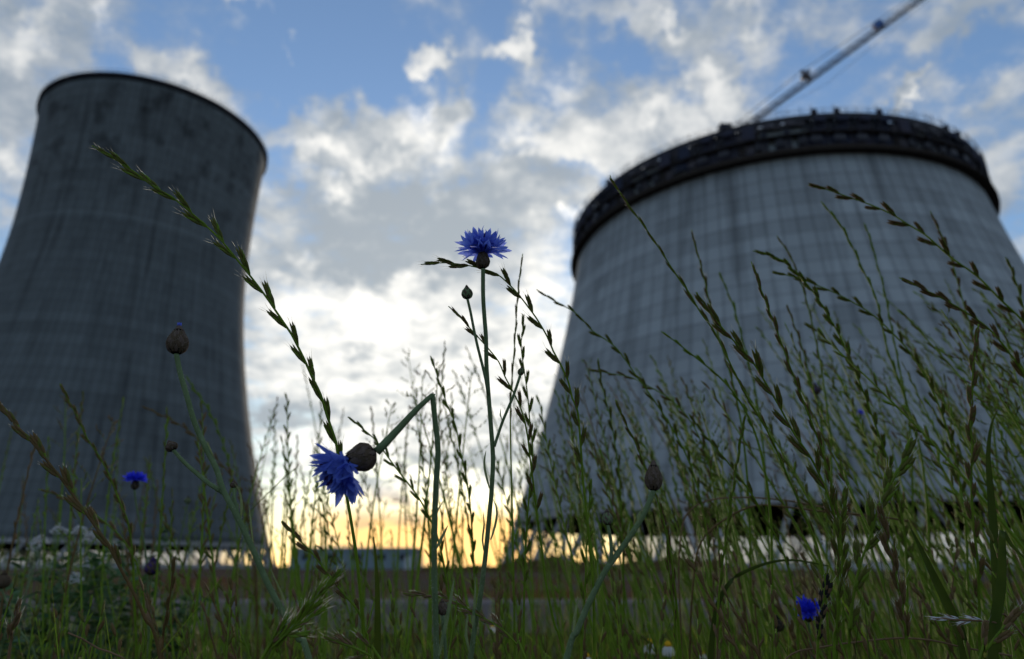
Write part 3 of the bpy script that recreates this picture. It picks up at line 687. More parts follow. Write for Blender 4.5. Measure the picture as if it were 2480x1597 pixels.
far_flower('blurred blue cornflower low in the grass at bottom right', 1950, 1475, 78, .68, [(1958, 1505), (1962, 1540), (1968, 1600)], q, (-.15, -.5, 1), tilt=(20, 60))
far_flower('tiny distant blue cornflower before the right tower', 2082, 997, 24, 1.9, [(2084, 1010), (2090, 1060), (2094, 1150), (2100, 1300), (2100, 1500)], q, n=6)
far_flower('tiny distant blue cornflower before the teal shed', 745, 1356, 18, 2.3, [(746, 1366), (748, 1400), (752, 1500)], q, n=6)
far_flower('dark spent cornflower head above the grass at lower left', 367, 1372, 32, .85, [(367, 1392), (362, 1450), (358, 1597)], q, kind='bud', mats=('calyx', 'inner'))
far_flower('dark round cornflower bud beside the low blue bloom at bottom right', 1884, 1512, 30, .85, [(1884, 1530), (1880, 1560), (1878, 1600)], q, kind='bud', mats=('calyx', 'black'))
far_flower('dark cornflower bud at the left edge of the meadow', 4, 1405, 32, .80, [(4, 1425), (20, 1470), (50, 1530), (90, 1600)], q, kind='bud', mats=('calyx', 'calyx'))
far_flower('small violet cornflower head amid tall ryegrass at right', 1975, 940, 22, 1.2, [(1977, 955), (1985, 1000), (1998, 1080), (2010, 1300), (2015, 1500)], q, kind='bud', mats=('calyx', 'inner'))
far_flower('small green cornflower bud in front of the left tower foot', 454, 1210, 14, 1.1, [(454, 1220), (440, 1290), (428, 1340), (415, 1450)], q, kind='bud', mats=('stem', 'calyx'))

# ---- ryegrass
def spikelet_mesh(L, W_, q, nf=6, awn=0., spread=1.0, m_='ryedark', m2=None):
    """two ranks of overlapping pointed florets; +Z along the spikelet, X across its broad side"""
    mb = MB()
    for k in range(nf):
        sgn = 1 if k % 2 else -1; z = L*(.02+.62*k/nf); a = R(q.uniform(3, 6)+1*spread)*sgn*(1 if k < nf-1 else .2)
        p = Vector((sgn*W_*.12, 0, z)); d = Vector((math.sin(a), q.uniform(-.06, .06), math.cos(a))); l_ = L*q.uniform(.44, .52) if k < nf-1 else L*.36
        mb.spindle(p, d, l_, W_*.30, m_ if (k % 3 or not m2) else m2, 6, Vector((0, 1, 0)), .75)
        if awn:
            e = p+d*l_*.97; w_ = Vector((1, 0, 0))*.00010
            ed = (d+Vector((q.uniform(-.15, .15)+.12*sgn, q.uniform(-.2, .2), 0))).normalized()*awn*q.uniform(.6, 1.3)
            mb.add([e-w_, e+w_, e+ed*.55+w_*.5+Vector((q.uniform(-1, 1)*.0003, 0, 0)), e+ed], [(0, 1, 2), (0, 2, 3)], 'awn')
    mb.spindle(Vector((0, 0, 0)), Vector((.10, 0, 1)), L*.55, W_*.24, 'rye', 6, Vector((0, 1, 0)), .6)     # outer glume
    mb.tube([(0, 0, 0), (0, 0, L*.7)], [W_*.12, W_*.05], 'rye', 4)
    return mb.mesh('spikelet')
SPK = {}
def get_spk(key):
    if key not in SPK:
        L, W_, awn, m_, m2, sp_ = key; qq = random.Random(len(SPK)+40)
        SPK[key] = [spikelet_mesh(L, W_, qq, 6, awn, sp_, m_, m2) for _ in range(4)]
    return SPK[key]
def rye(label, pts, d, frac, sp=18., L=16., W_=3.1, ang=20, awn=0., r0=.00035, r1=.0010, m_='ryedark', m2=None, tip_tight=True, group='ryegrass stalks in the meadow', gr=True, sc_=1., seed=None, sm_='rye', cat='ryegrass', name='ryegrass_stalk', d1=None):
    """one stalk: a stem and its single spikelets, alternating left and right; sizes in mm"""
    q = random.Random(seed if seed is not None else hash(label) % 9999 if False else sum(map(ord, label)))
    wp = T(pts, d, d1); gp = to_ground(wp) if gr else wp
    r = thing(name, label, cat, (gp[-1].x, gp[-1].y, max(0, gp[-1].z)), group)
    path = smooth_path(gp, .004); n = len(path)
    cum = [0]
    for a, b in zip(path, path[1:]): cum.append(cum[-1]+(b-a).length)
    tr = sum((b-a).length for a, b in zip(smooth_path(wp, .004), smooth_path(wp, .004)[1:]))*frac
    mb = MB(); rad = [(r0+(r1-r0)*min(1, c/max(.001, tr*1.3))) for c in cum]
    mb.tube(path, rad, sm_, 6); wparent(mb.obj('stem'), r)
    L *= 1.32; W_ *= 1.05; r0 *= 1.3; r1 *= 1.25; ang *= .75
    ms = get_spk((round(L)/1000, round(W_, 1)/1000, awn/1000, m_, m2, 1.0)); s_ = L*.0008; i = 0; k = 0
    while s_ < tr and k < 60:
        while i < n-2 and cum[i+1] < s_: i += 1
        p = path[i].lerp(path[i+1], (s_-cum[i])/max(1e-6, cum[i+1]-cum[i])); t_ = (path[max(i-1, 0)]-path[min(i+2, n-1)]).normalized()
        view = (EYEV-p).normalized(); nn = (view+Vector((q.uniform(-.35, .35), 0, q.uniform(-.35, .35)))).normalized(); side = t_.cross(nn).normalized()*(1 if k % 2 else -1)
        f_ = min(1., s_/tr*2.2+.25) if tip_tight else 1.; a = R(ang*f_*q.uniform(.8, 1.2)); dd = (t_*math.cos(a)+side*math.sin(a)).normalized()
        if k == 0: dd = t_; p = p
        X = (side-dd*side.dot(dd)).normalized(); Y = dd.cross(X); g_ = q.uniform(.85, 1.1)*sc_*(.8+.2*f_)
        Mx = Matrix.Translation(p) @ Matrix(((X.x, Y.x, dd.x, 0), (X.y, Y.y, dd.y, 0), (X.z, Y.z, dd.z, 0), (0, 0, 0, 1))) @ Matrix.Diagonal((g_, g_, g_, 1))
        o = bpy.data.objects.new('spikelet', ms[k % 4]); C.objects.link(o); wparent(o, r, Mx)
        s_ += sp/1000*q.uniform(.88, 1.12)*(.62+.38*f_); k += 1
    return r
rye('long arching ryegrass spike crossing the left tower, tip pointing up left', [(223, 353), (275, 384), (332, 421), (364, 447), (416, 478), (467, 519), (530, 577), (582, 639), (639, 712), (696, 795), (706, 810), (735, 867), (756, 914), (776, 955), (792, 1007), (813, 1069), (818, 1100), (828, 1150), (840, 1204), (855, 1292), (866, 1369), (876, 1473), (881, 1576)],
    .50, .70, 15.5, 19.5, 3.3, 17, awn=7, m_='ryedark', m2='rye', r0=.0004, r1=.00125)
rye('ryegrass spike bending left behind the open cornflower head', [(1019, 641), (1075, 637), (1125, 642), (1166, 651), (1203, 664), (1234, 690), (1260, 719), (1280, 745), (1299, 771), (1325, 815), (1340, 851), (1356, 880), (1376, 924), (1386, 965), (1399, 997), (1407, 1090), (1412, 1162), (1423, 1266), (1433, 1369), (1438, 1447), (1440, 1597)],
    .508, .62, 13, 14, 3.3, 24, awn=6, m_='ryedark', m2='ryebrown', r0=.0004, r1=.0011)
rye('short ryegrass spike with pale open spikelets right beside the budded side shoot', [(1086, 742), (1112, 766), (1132, 789), (1156, 815), (1182, 844), (1208, 877), (1224, 915), (1243, 950), (1264, 997), (1277, 1053), (1285, 1121), (1292, 1173), (1303, 1266), (1313, 1333), (1321, 1405), (1342, 1509), (1367, 1597)],
    .515, .64, 13.5, 13, 2.6, 26, awn=2, m_='ryebrown', m2='ryedark', r0=.0004, r1=.0009)
rye('stout ryegrass spike with dark awned spikelets leaning left across the right tower', [(1687, 708), (1708, 743), (1754, 800), (1767, 815), (1819, 872), (1855, 929), (1891, 991), (1922, 1048), (1964, 1110), (1995, 1173), (2021, 1250), (2031, 1317), (2036, 1369), (2031, 1473), (2026, 1592)],
    .50, .85, 14, 19, 3.8, 19, awn=6, m_='ryedark', m2='ryebrown', r0=.0005, r1=.0012)
rye('slim tight ryegrass spike whose tip reaches the left rim of the scaffold ring', [(1477, 425), (1481, 436), (1527, 504), (1569, 561), (1610, 623), (1647, 680), (1671, 712), (1697, 758), (1728, 800), (1752, 847), (1803, 950), (1840, 1012), (1871, 1069), (1907, 1152), (1938, 1224), (1980, 1328), (2000, 1450), (2010, 1597)],
    .56, .80, 17, 16, 1.8, 5, awn=3, m_='ryedark', m2='ryebrown', r0=.0004, r1=.0012)
rye('highest ryegrass spike at right, arching left over the right tower with a brown tip', [(1958, 448), (2004, 460), (2056, 478), (2107, 496), (2159, 519), (2201, 545), (2243, 571), (2279, 603), (2310, 629), (2367, 670), (2419, 722), (2485, 788), (2560, 900), (2620, 1050), (2650, 1300), (2660, 1597)],
    .72, .55, 18.5, 19, 4.0, 24, m_='ryebrown', m2='ryedark', r0=.0006, r1=.0016)
rye('ryegrass spike with thick knobbly tip, second from the top at right', [(1824, 608), (1874, 623), (1910, 644), (1952, 686), (1983, 727), (2014, 779), (2031, 810), (2062, 878), (2099, 971), (2130, 1059), (2155, 1131), (2180, 1230), (2195, 1350), (2200, 1597)],
    .70, .80, 12, 15, 3.8, 18, m_='ryedark', m2='rye', r0=.0006, r1=.0016)
rye('ryegrass spike lying nearly flat with its tip just under the knobbly one', [(1871, 660), (1931, 673), (1978, 691), (2014, 706), (2056, 727), (2107, 758), (2149, 795), (2200, 850), (2250, 930), (2290, 1030), (2320, 1150), (2340, 1300), (2350, 1597)],
    .74, .70, 15, 15, 3.2, 24, m_='ryedark', r0=.0006, r1=.0014)
rye('brown-tipped ryegrass spike at far right pointing left', [(2178, 673), (2227, 696), (2289, 727), (2341, 758), (2393, 795), (2440, 850), (2490, 930), (2530, 1100), (2550, 1400)],
    .66, .7, 15, 18, 4.0, 18, m_='ryebrown', r0=.0006, r1=.0015)
rye('straight upright ryegrass spike near the right edge with stout spikelets', [(2370, 785), (2362, 840), (2357, 893), (2355, 955), (2350, 1022), (2355, 1090), (2352, 1162), (2357, 1266), (2368, 1369), (2373, 1524), (2375, 1597)],
    .53, .85, 15, 16, 4.0, 14, awn=3, m_='ryebrown', m2='ryedark', r0=.0006, r1=.0013)
rye('plump awned brome head leaning right, low at right of centre', [(2210, 1064), (2190, 1110), (2166, 1157), (2135, 1209), (2120, 1255), (2109, 1297), (2083, 1369), (2067, 1447), (2060, 1520), (2057, 1576)],
    .47, .98, 14.5, 18, 5.0, 24, awn=8, m_='ryedark', m2='rye', r0=.0006, r1=.0012, name='brome_stalk', cat='brome grass')
rye('brown silvery-awned grass spike right of the plump brome head', [(2130, 1224), (2145, 1297), (2161, 1359), (2176, 1421), (2192, 1524), (2200, 1597)],
    .46, .98, 11, 17, 3.6, 12, awn=8, m_='ryebrown', m2='straw', r0=.0006, r1=.0010)
rye('heavy dark ryegrass spike leaning left at the left edge of the frame', [(-15, 960), (0, 981), (31, 1022), (67, 1059), (114, 1116), (150, 1162), (191, 1219), (228, 1271), (264, 1323), (290, 1374), (321, 1431), (352, 1499), (388, 1592)],
    .46, .75, 15, 17, 3.6, 15, awn=2, m_='ryebrown', m2='ryedark', r0=.0006, r1=.0012, sm_='ryebrown')
rye('upright ryegrass spike with a clubbed dark tip in front of the left tower', [(145, 929), (166, 971), (191, 1017), (212, 1064), (243, 1110), (269, 1162), (295, 1229), (310, 1266), (321, 1343), (325, 1450), (330, 1597)],
    .70, .7, 11, 13, 3.0, 11, m_='ryebrown', m2='ryedark', r0=.0005, r1=.0014)
rye('pale green awned barley-like spike leaning right at bottom left of centre', [(828, 1385), (800, 1412), (776, 1436), (735, 1493), (693, 1540), (652, 1597)],
    .42, 1.0, 7.5, 15, 3.0, 14, awn=10, m_='rye', m2='ryedark', r0=.0006, r1=.0012, name='barley_stalk', cat='wild barley')
rye('second pale awned spike crossing beneath the first at bottom left of centre', [(775, 1475), (740, 1505), (700, 1530), (660, 1570), (632, 1600)],
    .42, 1.0, 8, 15, 2.8, 14, awn=10, m_='rye', m2='straw', r0=.0006, r1=.0012, name='barley_stalk', cat='wild barley')
rye('brown sparse ryegrass spike left of the hanging cornflower stem', [(682, 1262), (703, 1286), (721, 1305), (757, 1341), (798, 1395), (835, 1442), (866, 1478), (885, 1530), (895, 1597)],
    .52, .8, 12, 12, 3.0, 18, m_='ryebrown', r0=.0005, r1=.0010)
rye('ryegrass spike slanting down right behind the snapped stem, tip above the bowed head', [(842, 1010), (881, 1041), (912, 1069), (938, 1105), (969, 1147), (1005, 1193), (1036, 1245), (1062, 1310), (1080, 1400), (1090, 1500), (1095, 1597)],
    .62, .75, 10, 12, 2.2, 24, m_='ryedark', m2='rye', r0=.0005, r1=.0012)
rye('curving ryegrass spike between the snapped stem and the open cornflower', [(1042, 862), (1062, 919), (1083, 981), (1104, 1033), (1114, 1090), (1130, 1162), (1140, 1240), (1146, 1340), (1150, 1450), (1150, 1597)],
    .66, .8, 13, 13, 2.2, 16, m_='ryedark', m2='rye', r0=.0005, r1=.0012)
rye('very thin vertical ryegrass spike rising just right of the open cornflower', [(1266, 615), (1262, 645), (1257, 688), (1252, 740), (1249, 792), (1244, 870), (1238, 950), (1236, 1050), (1240, 1200), (1244, 1400), (1246, 1597)],
    .62, .45, 13, 13, 1.3, 4, m_='ryebrown', r0=.0004, r1=.0008)
rye('thin dark ryegrass spike crossing the left edge of the right tower', [(1299, 701), (1330, 722), (1358, 737), (1400, 763), (1433, 800), (1490, 841), (1536, 903), (1588, 976), (1640, 1059), (1680, 1150), (1710, 1280), (1725, 1450), (1730, 1597)],
    .72, .75, 15, 14, 2.6, 18, m_='ryedark', r0=.0005, r1=.0013)
rye('thin green ryegrass stalk leaning left over the middle of the right tower', [(1601, 803), (1640, 831), (1692, 872), (1743, 914), (1790, 970), (1825, 1040), (1850, 1130), (1866, 1250), (1870, 1400), (1872, 1597)],
    .66, .4, 16, 12, 2.4, 12, m_='rye', r0=.0006, r1=.0014)
rye('brownish ryegrass spike whose stem passes behind the purplish bud', [(1490, 968), (1516, 1028), (1542, 1079), (1562, 1131), (1582, 1180), (1598, 1229), (1614, 1292), (1628, 1370), (1640, 1480), (1650, 1597)],
    .55, .8, 14, 13, 2.4, 9, awn=3, m_='ryebrown', m2='ryedark', r0=.0005, r1=.0010)
rye('thin upright tight ryegrass spike right of the purplish bud', [(1805, 1002), (1790, 1090), (1774, 1193), (1759, 1297), (1743, 1421), (1738, 1500), (1736, 1597)],
    .55, .75, 12, 13, 2.0, 6, m_='ryedark', m2='rye', r0=.0004, r1=.0010)
rye('ryegrass spike with small dark spikelets pointing left between two tall ones', [(1668, 1002), (1697, 1043), (1738, 1090), (1780, 1142), (1821, 1198), (1852, 1255), (1888, 1317), (1915, 1400), (1930, 1500), (1935, 1597)],
    .60, .7, 12, 11, 2.6, 16, m_='ryedark', r0=.0005, r1=.0012)
rye('faint brown arching ryegrass spike before the left tower, tip at its left', [(342, 984), (393, 1007), (450, 1038), (490, 1075), (517, 1105), (559, 1152), (590, 1220), (610, 1300), (620, 1400)],
    1.05, .8, 16, 15, 3.0, 22, m_='ryebrown', r0=.0006, r1=.0014, sm_='ryebrown')
rye('faint green ryegrass spike right behind the tall budded stalk', [(450, 910), (475, 950), (500, 985), (525, 1035), (545, 1090), (560, 1150), (570, 1230), (575, 1350)],
    1.15, .85, 15, 14, 3.2, 20, m_='rye', r0=.0006, r1=.0014)
rye('bright green ryegrass spike pointing up toward the tower top at right', [(1988, 488), (2010, 515), (2035, 545), (2060, 590), (2081, 634), (2100, 675), (2118, 712), (2133, 769), (2150, 850), (2190, 960), (2230, 1100), (2250, 1300), (2255, 1597)],
    .88, .55, 19, 17, 2.6, 6, m_='rye', r0=.0006, r1=.0018)
rye('pale tight ryegrass spike just right of the bright green one', [(2092, 540), (2104, 570), (2113, 597), (2124, 640), (2133, 670), (2145, 720), (2160, 800), (2180, 900), (2205, 1050), (2215, 1300)],
    .98, .5, 18, 16, 2.4, 5, m_='rye', r0=.0005, r1=.0016)
rye('pale needle-thin ryegrass tip behind the knobbly spike', [(1881, 571), (1898, 597), (1915, 623), (1930, 660), (1948, 710), (1968, 790), (1990, 900), (2010, 1060), (2020, 1300)],
    .92, .5, 18, 16, 2.0, 5, m_='ryebrown', r0=.0005, r1=.0016)
rye('brown tight ryegrass spike standing left of the stout dark one', [(1675, 556), (1682, 590), (1692, 623), (1700, 655), (1708, 686), (1723, 753), (1745, 830), (1775, 930), (1800, 1060), (1815, 1250), (1820, 1500)],
    .80, .5, 14, 15, 2.4, 8, awn=4, m_='ryebrown', m2='ryedark', r0=.0005, r1=.0014)
rye('light green blurred ryegrass spike below the brown tight one', [(1741, 660), (1756, 693), (1770, 727), (1782, 760), (1791, 795), (1808, 860), (1830, 950), (1850, 1100), (1860, 1300)],
    1.0, .5, 18, 17, 2.8, 7, m_='rye', r0=.0006, r1=.0016)
rye('brown and green ryegrass spike rising between the stout dark one and the knobbly one', [(1819, 634), (1832, 668), (1843, 701), (1863, 753), (1881, 800), (1923, 914), (1959, 1007), (1990, 1090), (2020, 1200), (2040, 1330), (2045, 1597)],
    .60, .75, 13, 15, 2.6, 11, awn=3, m_='ryebrown', m2='ryedark', r0=.0005, r1=.0013)
rye('brown blurred ryegrass spike below the highest one at right', [(2253, 512), (2268, 545), (2284, 577), (2297, 610), (2310, 650), (2335, 740), (2370, 860), (2400, 1000), (2420, 1200), (2430, 1500)],
    .95, .5, 16, 16, 3.2, 14, m_='ryebrown', r0=.0006, r1=.0016)
rye('dark blurred ryegrass spike at the right edge below the tower shoulder', [(2435, 623), (2450, 655), (2466, 701), (2485, 770), (2510, 880), (2530, 1050), (2540, 1300)],
    .85, .6, 15, 16, 3.4, 16, m_='ryedark', r0=.0006, r1=.0016)
rye('small brown ryegrass spike between the two nearly flat ones at right', [(1905, 738), (1915, 765), (1926, 795), (1945, 850), (1965, 930), (1990, 1040), (2000, 1200), (2005, 1400)],
    .92, .5, 15, 15, 2.6, 8, m_='ryebrown', r0=.0005, r1=.0014)
rye('brown ryegrass spike with upswept spikelets before the white flowers', [(92, 1185), (140, 1200), (200, 1228), (250, 1262), (300, 1310), (335, 1380), (350, 1470), (352, 1597)],
    .80, .6, 14, 14, 3.0, 16, m_='ryebrown', r0=.0005, r1=.0012)
rye('dark bare-looking ryegrass spike below the spent head at lower left', [(422, 1352), (418, 1390), (414, 1430), (405, 1480), (396, 1530), (390, 1597)],
    .52, .9, 14, 13, 2.4, 6, m_='ryebrown', r0=.0006, r1=.0010, sm_='ryebrown')
rye('short straw-coloured spike at the bottom left corner', [(48, 1450), (38, 1490), (28, 1530), (20, 1600)],
    .44, .95, 9, 13, 3.4, 12, awn=6, m_='straw', m2='ryebrown', r0=.0006, r1=.0010, sm_='straw')
rye('feathery pale spike lying low under the two stems in the middle', [(976, 1437), (1020, 1443), (1060, 1445), (1110, 1462), (1160, 1492), (1210, 1520), (1250, 1560), (1275, 1600)],
    .50, .9, 8, 12, 2.2, 16, awn=3, m_='straw', m2='ryedark', r0=.0004, r1=.0009)
rye('nodding spike with loose awns at the bottom, left of the snapped stem', [(785, 1540), (820, 1556), (860, 1570), (900, 1590), (930, 1610)],
    .44, .95, 8, 13, 2.6, 16, awn=6, m_='straw', m2='ryedark', r0=.0006, r1=.0010)
rye('bleached dry spike lying level at the bottom right', [(2258, 1498), (2290, 1500), (2330, 1502), (2375, 1504), (2420, 1510), (2470, 1530)],
    .50, .62, 9, 13, 2.0, 14, awn=4, m_='white', m2='straw', r0=.0006, r1=.0008, sm_='straw')
rye('dark clumped dying spike with a pale frayed top, right of the low blue bloom', [(1998, 1390), (1998, 1420), (1994, 1460), (1986, 1500), (1984, 1540), (1980, 1597)],
    .50, .95, 8, 13, 4.4, 14, awn=5, m_='black', m2='straw', r0=.0008, r1=.0012)
rye('brome head bending right in the bottom right corner', [(2474, 1485), (2440, 1510), (2410, 1545), (2385, 1580), (2370, 1610)],
    .46, .95, 12, 17, 4.4, 22, awn=5, m_='ryebrown', m2='straw', r0=.0006, r1=.0012, name='brome_stalk', cat='brome grass')
rye('dark green ryegrass spike rising left of the plump brome head', [(2048, 1180), (2042, 1230), (2034, 1290), (2040, 1360), (2030, 1440), (2026, 1520), (2020, 1597)],
    .485, .95, 14, 15, 3.6, 13, awn=4, m_='ryedark', m2='rye', r0=.0006, r1=.0012)
rye('upright green ryegrass spike below the purplish bud with open lower spikelets', [(1433, 1160), (1428, 1200), (1425, 1260), (1420, 1330), (1418, 1410), (1412, 1500), (1408, 1597)],
    .56, .9, 15, 14, 2.8, 24, m_='rye', m2='ryedark', r0=.0005, r1=.0011)
rye('small ryegrass spike with upright tips under the purplish bud', [(1618, 1270), (1616, 1330), (1622, 1400), (1632, 1480), (1640, 1597)],
    .55, .9, 14, 13, 2.2, 8, m_='ryebrown', m2='rye', r0=.0005, r1=.0010)
rye('long thin ryegrass spike passing behind the small side bud left of centre tower edge', [(1265, 760), (1266, 800), (1262, 840), (1270, 900), (1278, 960), (1283, 1020), (1290, 1090), (1283, 1180), (1275, 1290), (1270, 1420), (1268, 1597)],
    .58, .8, 12, 12, 2.4, 22, m_='ryedark', m2='rye', r0=.0004, r1=.0010)
rye('dark ryegrass spike bent flat at the top left of the right tower foot', [(1428, 897), (1452, 900), (1490, 907), (1530, 915), (1575, 938), (1620, 965), (1665, 1010), (1700, 1075), (1725, 1160), (1740, 1300), (1745, 1500)],
    .80, .6, 13, 14, 2.8, 22, m_='ryebrown', m2='ryedark', r0=.0005, r1=.0013)
rye('dark vertical ryegrass spike crossing the hooked one near the tower edge', [(1448, 868), (1452, 900), (1462, 950), (1478, 1010), (1490, 1080), (1500, 1160), (1506, 1260), (1510, 1400), (1512, 1597)],
    .78, .7, 14, 14, 2.8, 16, m_='ryedark', r0=.0005, r1=.0013)

# ---- dry bent stems and broad leaves
def strand(label, name, cat, pts, d, w0, m_, ribbon=None, group=None):
    gp = smooth_path(T(pts, d), .006); root = gp[-1]
    r = thing(name, label, cat, (root.x, root.y, max(0, root.z)), group); mb = MB()
    if ribbon:
        k = len(gp); mb.ribbon(gp, [ribbon*max(.06, math.sin(math.pi*min(1., .04+.8*i/(k-1)))) for i in range(k)], Vector((.75, -.2, .55)), m_, .35); nm = 'blade'
    else: mb.tube(gp, w0, m_, 6); nm = 'stem'
    wparent(mb.obj(nm), r); return r
strand('arched reddish-brown dry stem bowing over the right tower foot', 'dry_grass_stem', 'dry grass', [(2130, 1262), (2060, 1245), (1990, 1228), (1900, 1212), (1800, 1205), (1717, 1212), (1668, 1240), (1650, 1290), (1644, 1400), (1650, 1560), (1655, 1900), (1655, 2100)], .75, .0009, 'straw')
strand('lower arched straw stem just under the reddish one at right', 'dry_grass_stem', 'dry grass', [(2200, 1262), (2100, 1248), (2000, 1240), (1900, 1228), (1830, 1225), (1760, 1255), (1700, 1310), (1680, 1400), (1670, 1600), (1665, 2000)], .72, .0010, 'ryebrown')
strand('thin rust-coloured dry stem lying level across the bottom right', 'dry_grass_stem', 'dry grass', [(2460, 1590), (2400, 1580), (2330, 1568), (2260, 1552), (2180, 1546), (2080, 1555), (1990, 1568), (1900, 1600), (1850, 1750), (1840, 2000)], .56, .0007, 'straw')
strand('thin reddish dry blade crossing the bottom left', 'dry_grass_stem', 'dry grass', [(165, 1533), (200, 1548), (240, 1572), (290, 1590), (320, 1640), (330, 1900)], .48, .0006, 'straw')
strand('broad dark green blade folding over near the right edge', 'grass_leaf', 'grass blade', [(2415, 995), (2400, 1030), (2392, 1100), (2396, 1180), (2405, 1300), (2412, 1450), (2415, 1700)], .58, 0, 'blade', .0042)
strand('bent grey-green broad blade in the lower right corner', 'grass_leaf', 'grass blade', [(2480, 1350), (2450, 1320), (2432, 1290), (2425, 1285), (2425, 1340), (2420, 1430), (2405, 1520), (2400, 1700)], .50, 0, 'blade', .0042)
strand('broad green blade arching rightward below the dry arched stems', 'grass_leaf', 'grass blade', [(2010, 1372), (1930, 1358), (1870, 1362), (1800, 1388), (1760, 1420), (1730, 1500), (1715, 1700), (1712, 2000)], .60, 0, 'blade', .0026)
strand('wide green blade leaning left beside the plump brome head', 'grass_leaf', 'grass blade', [(2205, 1280), (2230, 1330), (2262, 1400), (2300, 1480), (2330, 1560), (2350, 1750)], .55, 0, 'blade', .0042)
strand('thin diagonal bare stem left of the bowed head', 'bare_stem', 'grass stem', [(722, 1130), (690, 1155), (660, 1185), (630, 1214), (600, 1250), (580, 1320), (570, 1500), (565, 2000)], .80, .0006, 'ryedark')
strand('green blade rising to the left of the snapped stem', 'grass_leaf', 'grass blade', [(905, 1300), (912, 1380), (915, 1470), (915, 1597), (915, 1800)], .55, 0, 'blade', .0028)

# ---- countable blurred ryegrass behind the named stalks, by region
def seedhead(mb, path, cum, s0, s1, sp, L, W_, ang, q, m_, m2):
    i = 0; s_ = s0; k = 0; n = len(path)
    while s_ < s1:
        while i < n-2 and cum[i+1] < s_: i += 1
        p = path[i]; t_ = (path[max(i-1, 0)]-path[min(i+1, n-1)]).normalized(); nn = Vector((q.uniform(-.8, .8), -1, q.uniform(-.6, .6))).normalized()
        side = t_.cross(nn).normalized()*(1 if k % 2 else -1); a = R(ang*q.uniform(.6, 1.3)*min(1, .3+s_/s1*2)); dd = (t_*math.cos(a)+side*math.sin(a)).normalized()
        mb.spindle(p, dd, L*q.uniform(.8, 1.1), W_*.5, m_ if q.random() < .65 else m2, 5, nn, .6)
        mb.spindle(p+dd*L*.25+side*W_*.12, (dd+side*.12), L*.7, W_*.4, m2 if q.random() < .5 else m_, 4, nn, .6)
        s_ += sp*q.uniform(.85, 1.15); k += 1
def panicle(mb, path, cum, s1, q, m_, m2):
    i = 0; s_ = .006; k = 0; n = len(path)
    while s_ < s1:
        while i < n-2 and cum[i+1] < s_: i += 1
        p = path[i]; t_ = (path[max(i-1, 0)]-path[min(i+1, n-1)]).normalized(); A = k*2.4+q.uniform(-.4, .4)
        a_ = t_.cross(Vector((0, 1, 0))).normalized(); b_ = t_.cross(a_); o_ = a_*math.cos(A)+b_*math.sin(A); L = .010+.32*s_*q.uniform(.6, 1.1)
        e = p+(t_*.75+o_*.75)*L; c = p+(t_*.6+o_*.4)*L*.5; mb.tube([p, c, e], .00025, 'rye', 3)
        for f in (.45, .62, .8, 1.0):
            pp = p.lerp(e, f); dd = (t_+o_*q.uniform(-.2, 1.1)+Vector((q.gauss(0, .2), 0, q.gauss(0, .2)))).normalized(); mb.spindle(pp, dd, q.uniform(.005, .008), .0009, m_ if q.random() < .6 else m2, 4)
        s_ += q.uniform(.008, .015); k += 1
def mid_stalk(tip, leanx, curl, q, mats, dens=1., merged=None, tight=None, pan=False):
    z = tip.z; base = Vector((tip.x+leanx*z, tip.y+q.uniform(-.05, .05), 0)); pts = []
    bow = q.uniform(-.012, .012)
    for i in range(12):
        t_ = i/11; s_ = t_**1.0
        x = tip.x+(base.x-tip.x)*(1-(1-t_)**(1.0+curl)) + bow*math.sin(math.pi*t_*2)
        pts.append(Vector((x, tip.y+(base.y-tip.y)*t_, z*(1-t_)+(.0 if curl < .2 else -.015*curl*0))))
    path = smooth_path(pts, .008); cum = [0]
    for a, b in zip(path, path[1:]): cum.append(cum[-1]+(b-a).length)
    hl = q.uniform(.12, .22); ang = tight if tight is not None else q.choice((6, 10, 18, 22)); W_ = q.uniform(.0022, .0038)
    mb = merged or MB(); mb.tube(path, [.0006+.0011*min(1, c/.25) for c in cum], mats[2], 5)
    if merged and pan: panicle(mb, path, cum, hl*.8, q, mats[0], mats[1]); return
    if merged: seedhead(mb, path, cum, .004, hl, .012/dens, .013, W_, ang, q, mats[0], mats[1]); return
    r = thing('ryegrass_stalk', '', 'ryegrass', base)
    wparent(mb.obj('stem'), r); mb = MB()
    if pan: panicle(mb, path, cum, hl*.8, q, mats[0], mats[1])
    else: seedhead(mb, path, cum, .004, hl, .0115/dens, .017, W_*.85, ang, q, mats[0], mats[1])
    wparent(mb.obj('seed_head'), r)
    return r
MG = ('ryedark', 'rye', 'rye'); MBn = ('ryebrown', 'ryedark', 'rye'); MD = ('ryebrown', 'straw', 'ryebrown')
REG = [  # u range, tip v range, depth range, count, lean, curl, label, group
    ((1300, 1700), (860, 1180), (.8, 1.6), 54, (.05, .35), ('just right of the right tower edge', 'left of the purplish bud before the right tower', 'just right of the purplish bud'), 'blurred ryegrass before the left flank of the right tower'),
    ((1700, 2480), (690, 1130), (.68, 1.4), 104, (.08, .45), ('in the thicket under the crane foot', 'in the thicket right of the stout dark spike', 'in the thicket at the right edge'), 'blurred ryegrass before the right half of the right tower'),
    ((960, 1300), (840, 1160), (.85, 1.7), 36, (-.05, .25), ('against the sky beside the snapped stem', 'against the sky right below the open bloom', 'against the sky left of the right tower'), 'blurred ryegrass against the bright sky gap'),
    ((640, 960), (890, 1200), (.95, 1.9), 24, (-.1, .2), ('beside the left tower edge, against the sky', 'against the sky behind the bowed blue head', 'against the sky right of the bowed head'), 'blurred ryegrass around the bowed head'),
    ((30, 640), (960, 1290), (.85, 1.7), 34, (-.05, .3), ('near the left edge before the left tower', 'near the low blue bloom before the left tower', 'by the leaning budded stalk before the left tower'), 'blurred ryegrass before the left tower foot'),
]
q = random.Random(77)
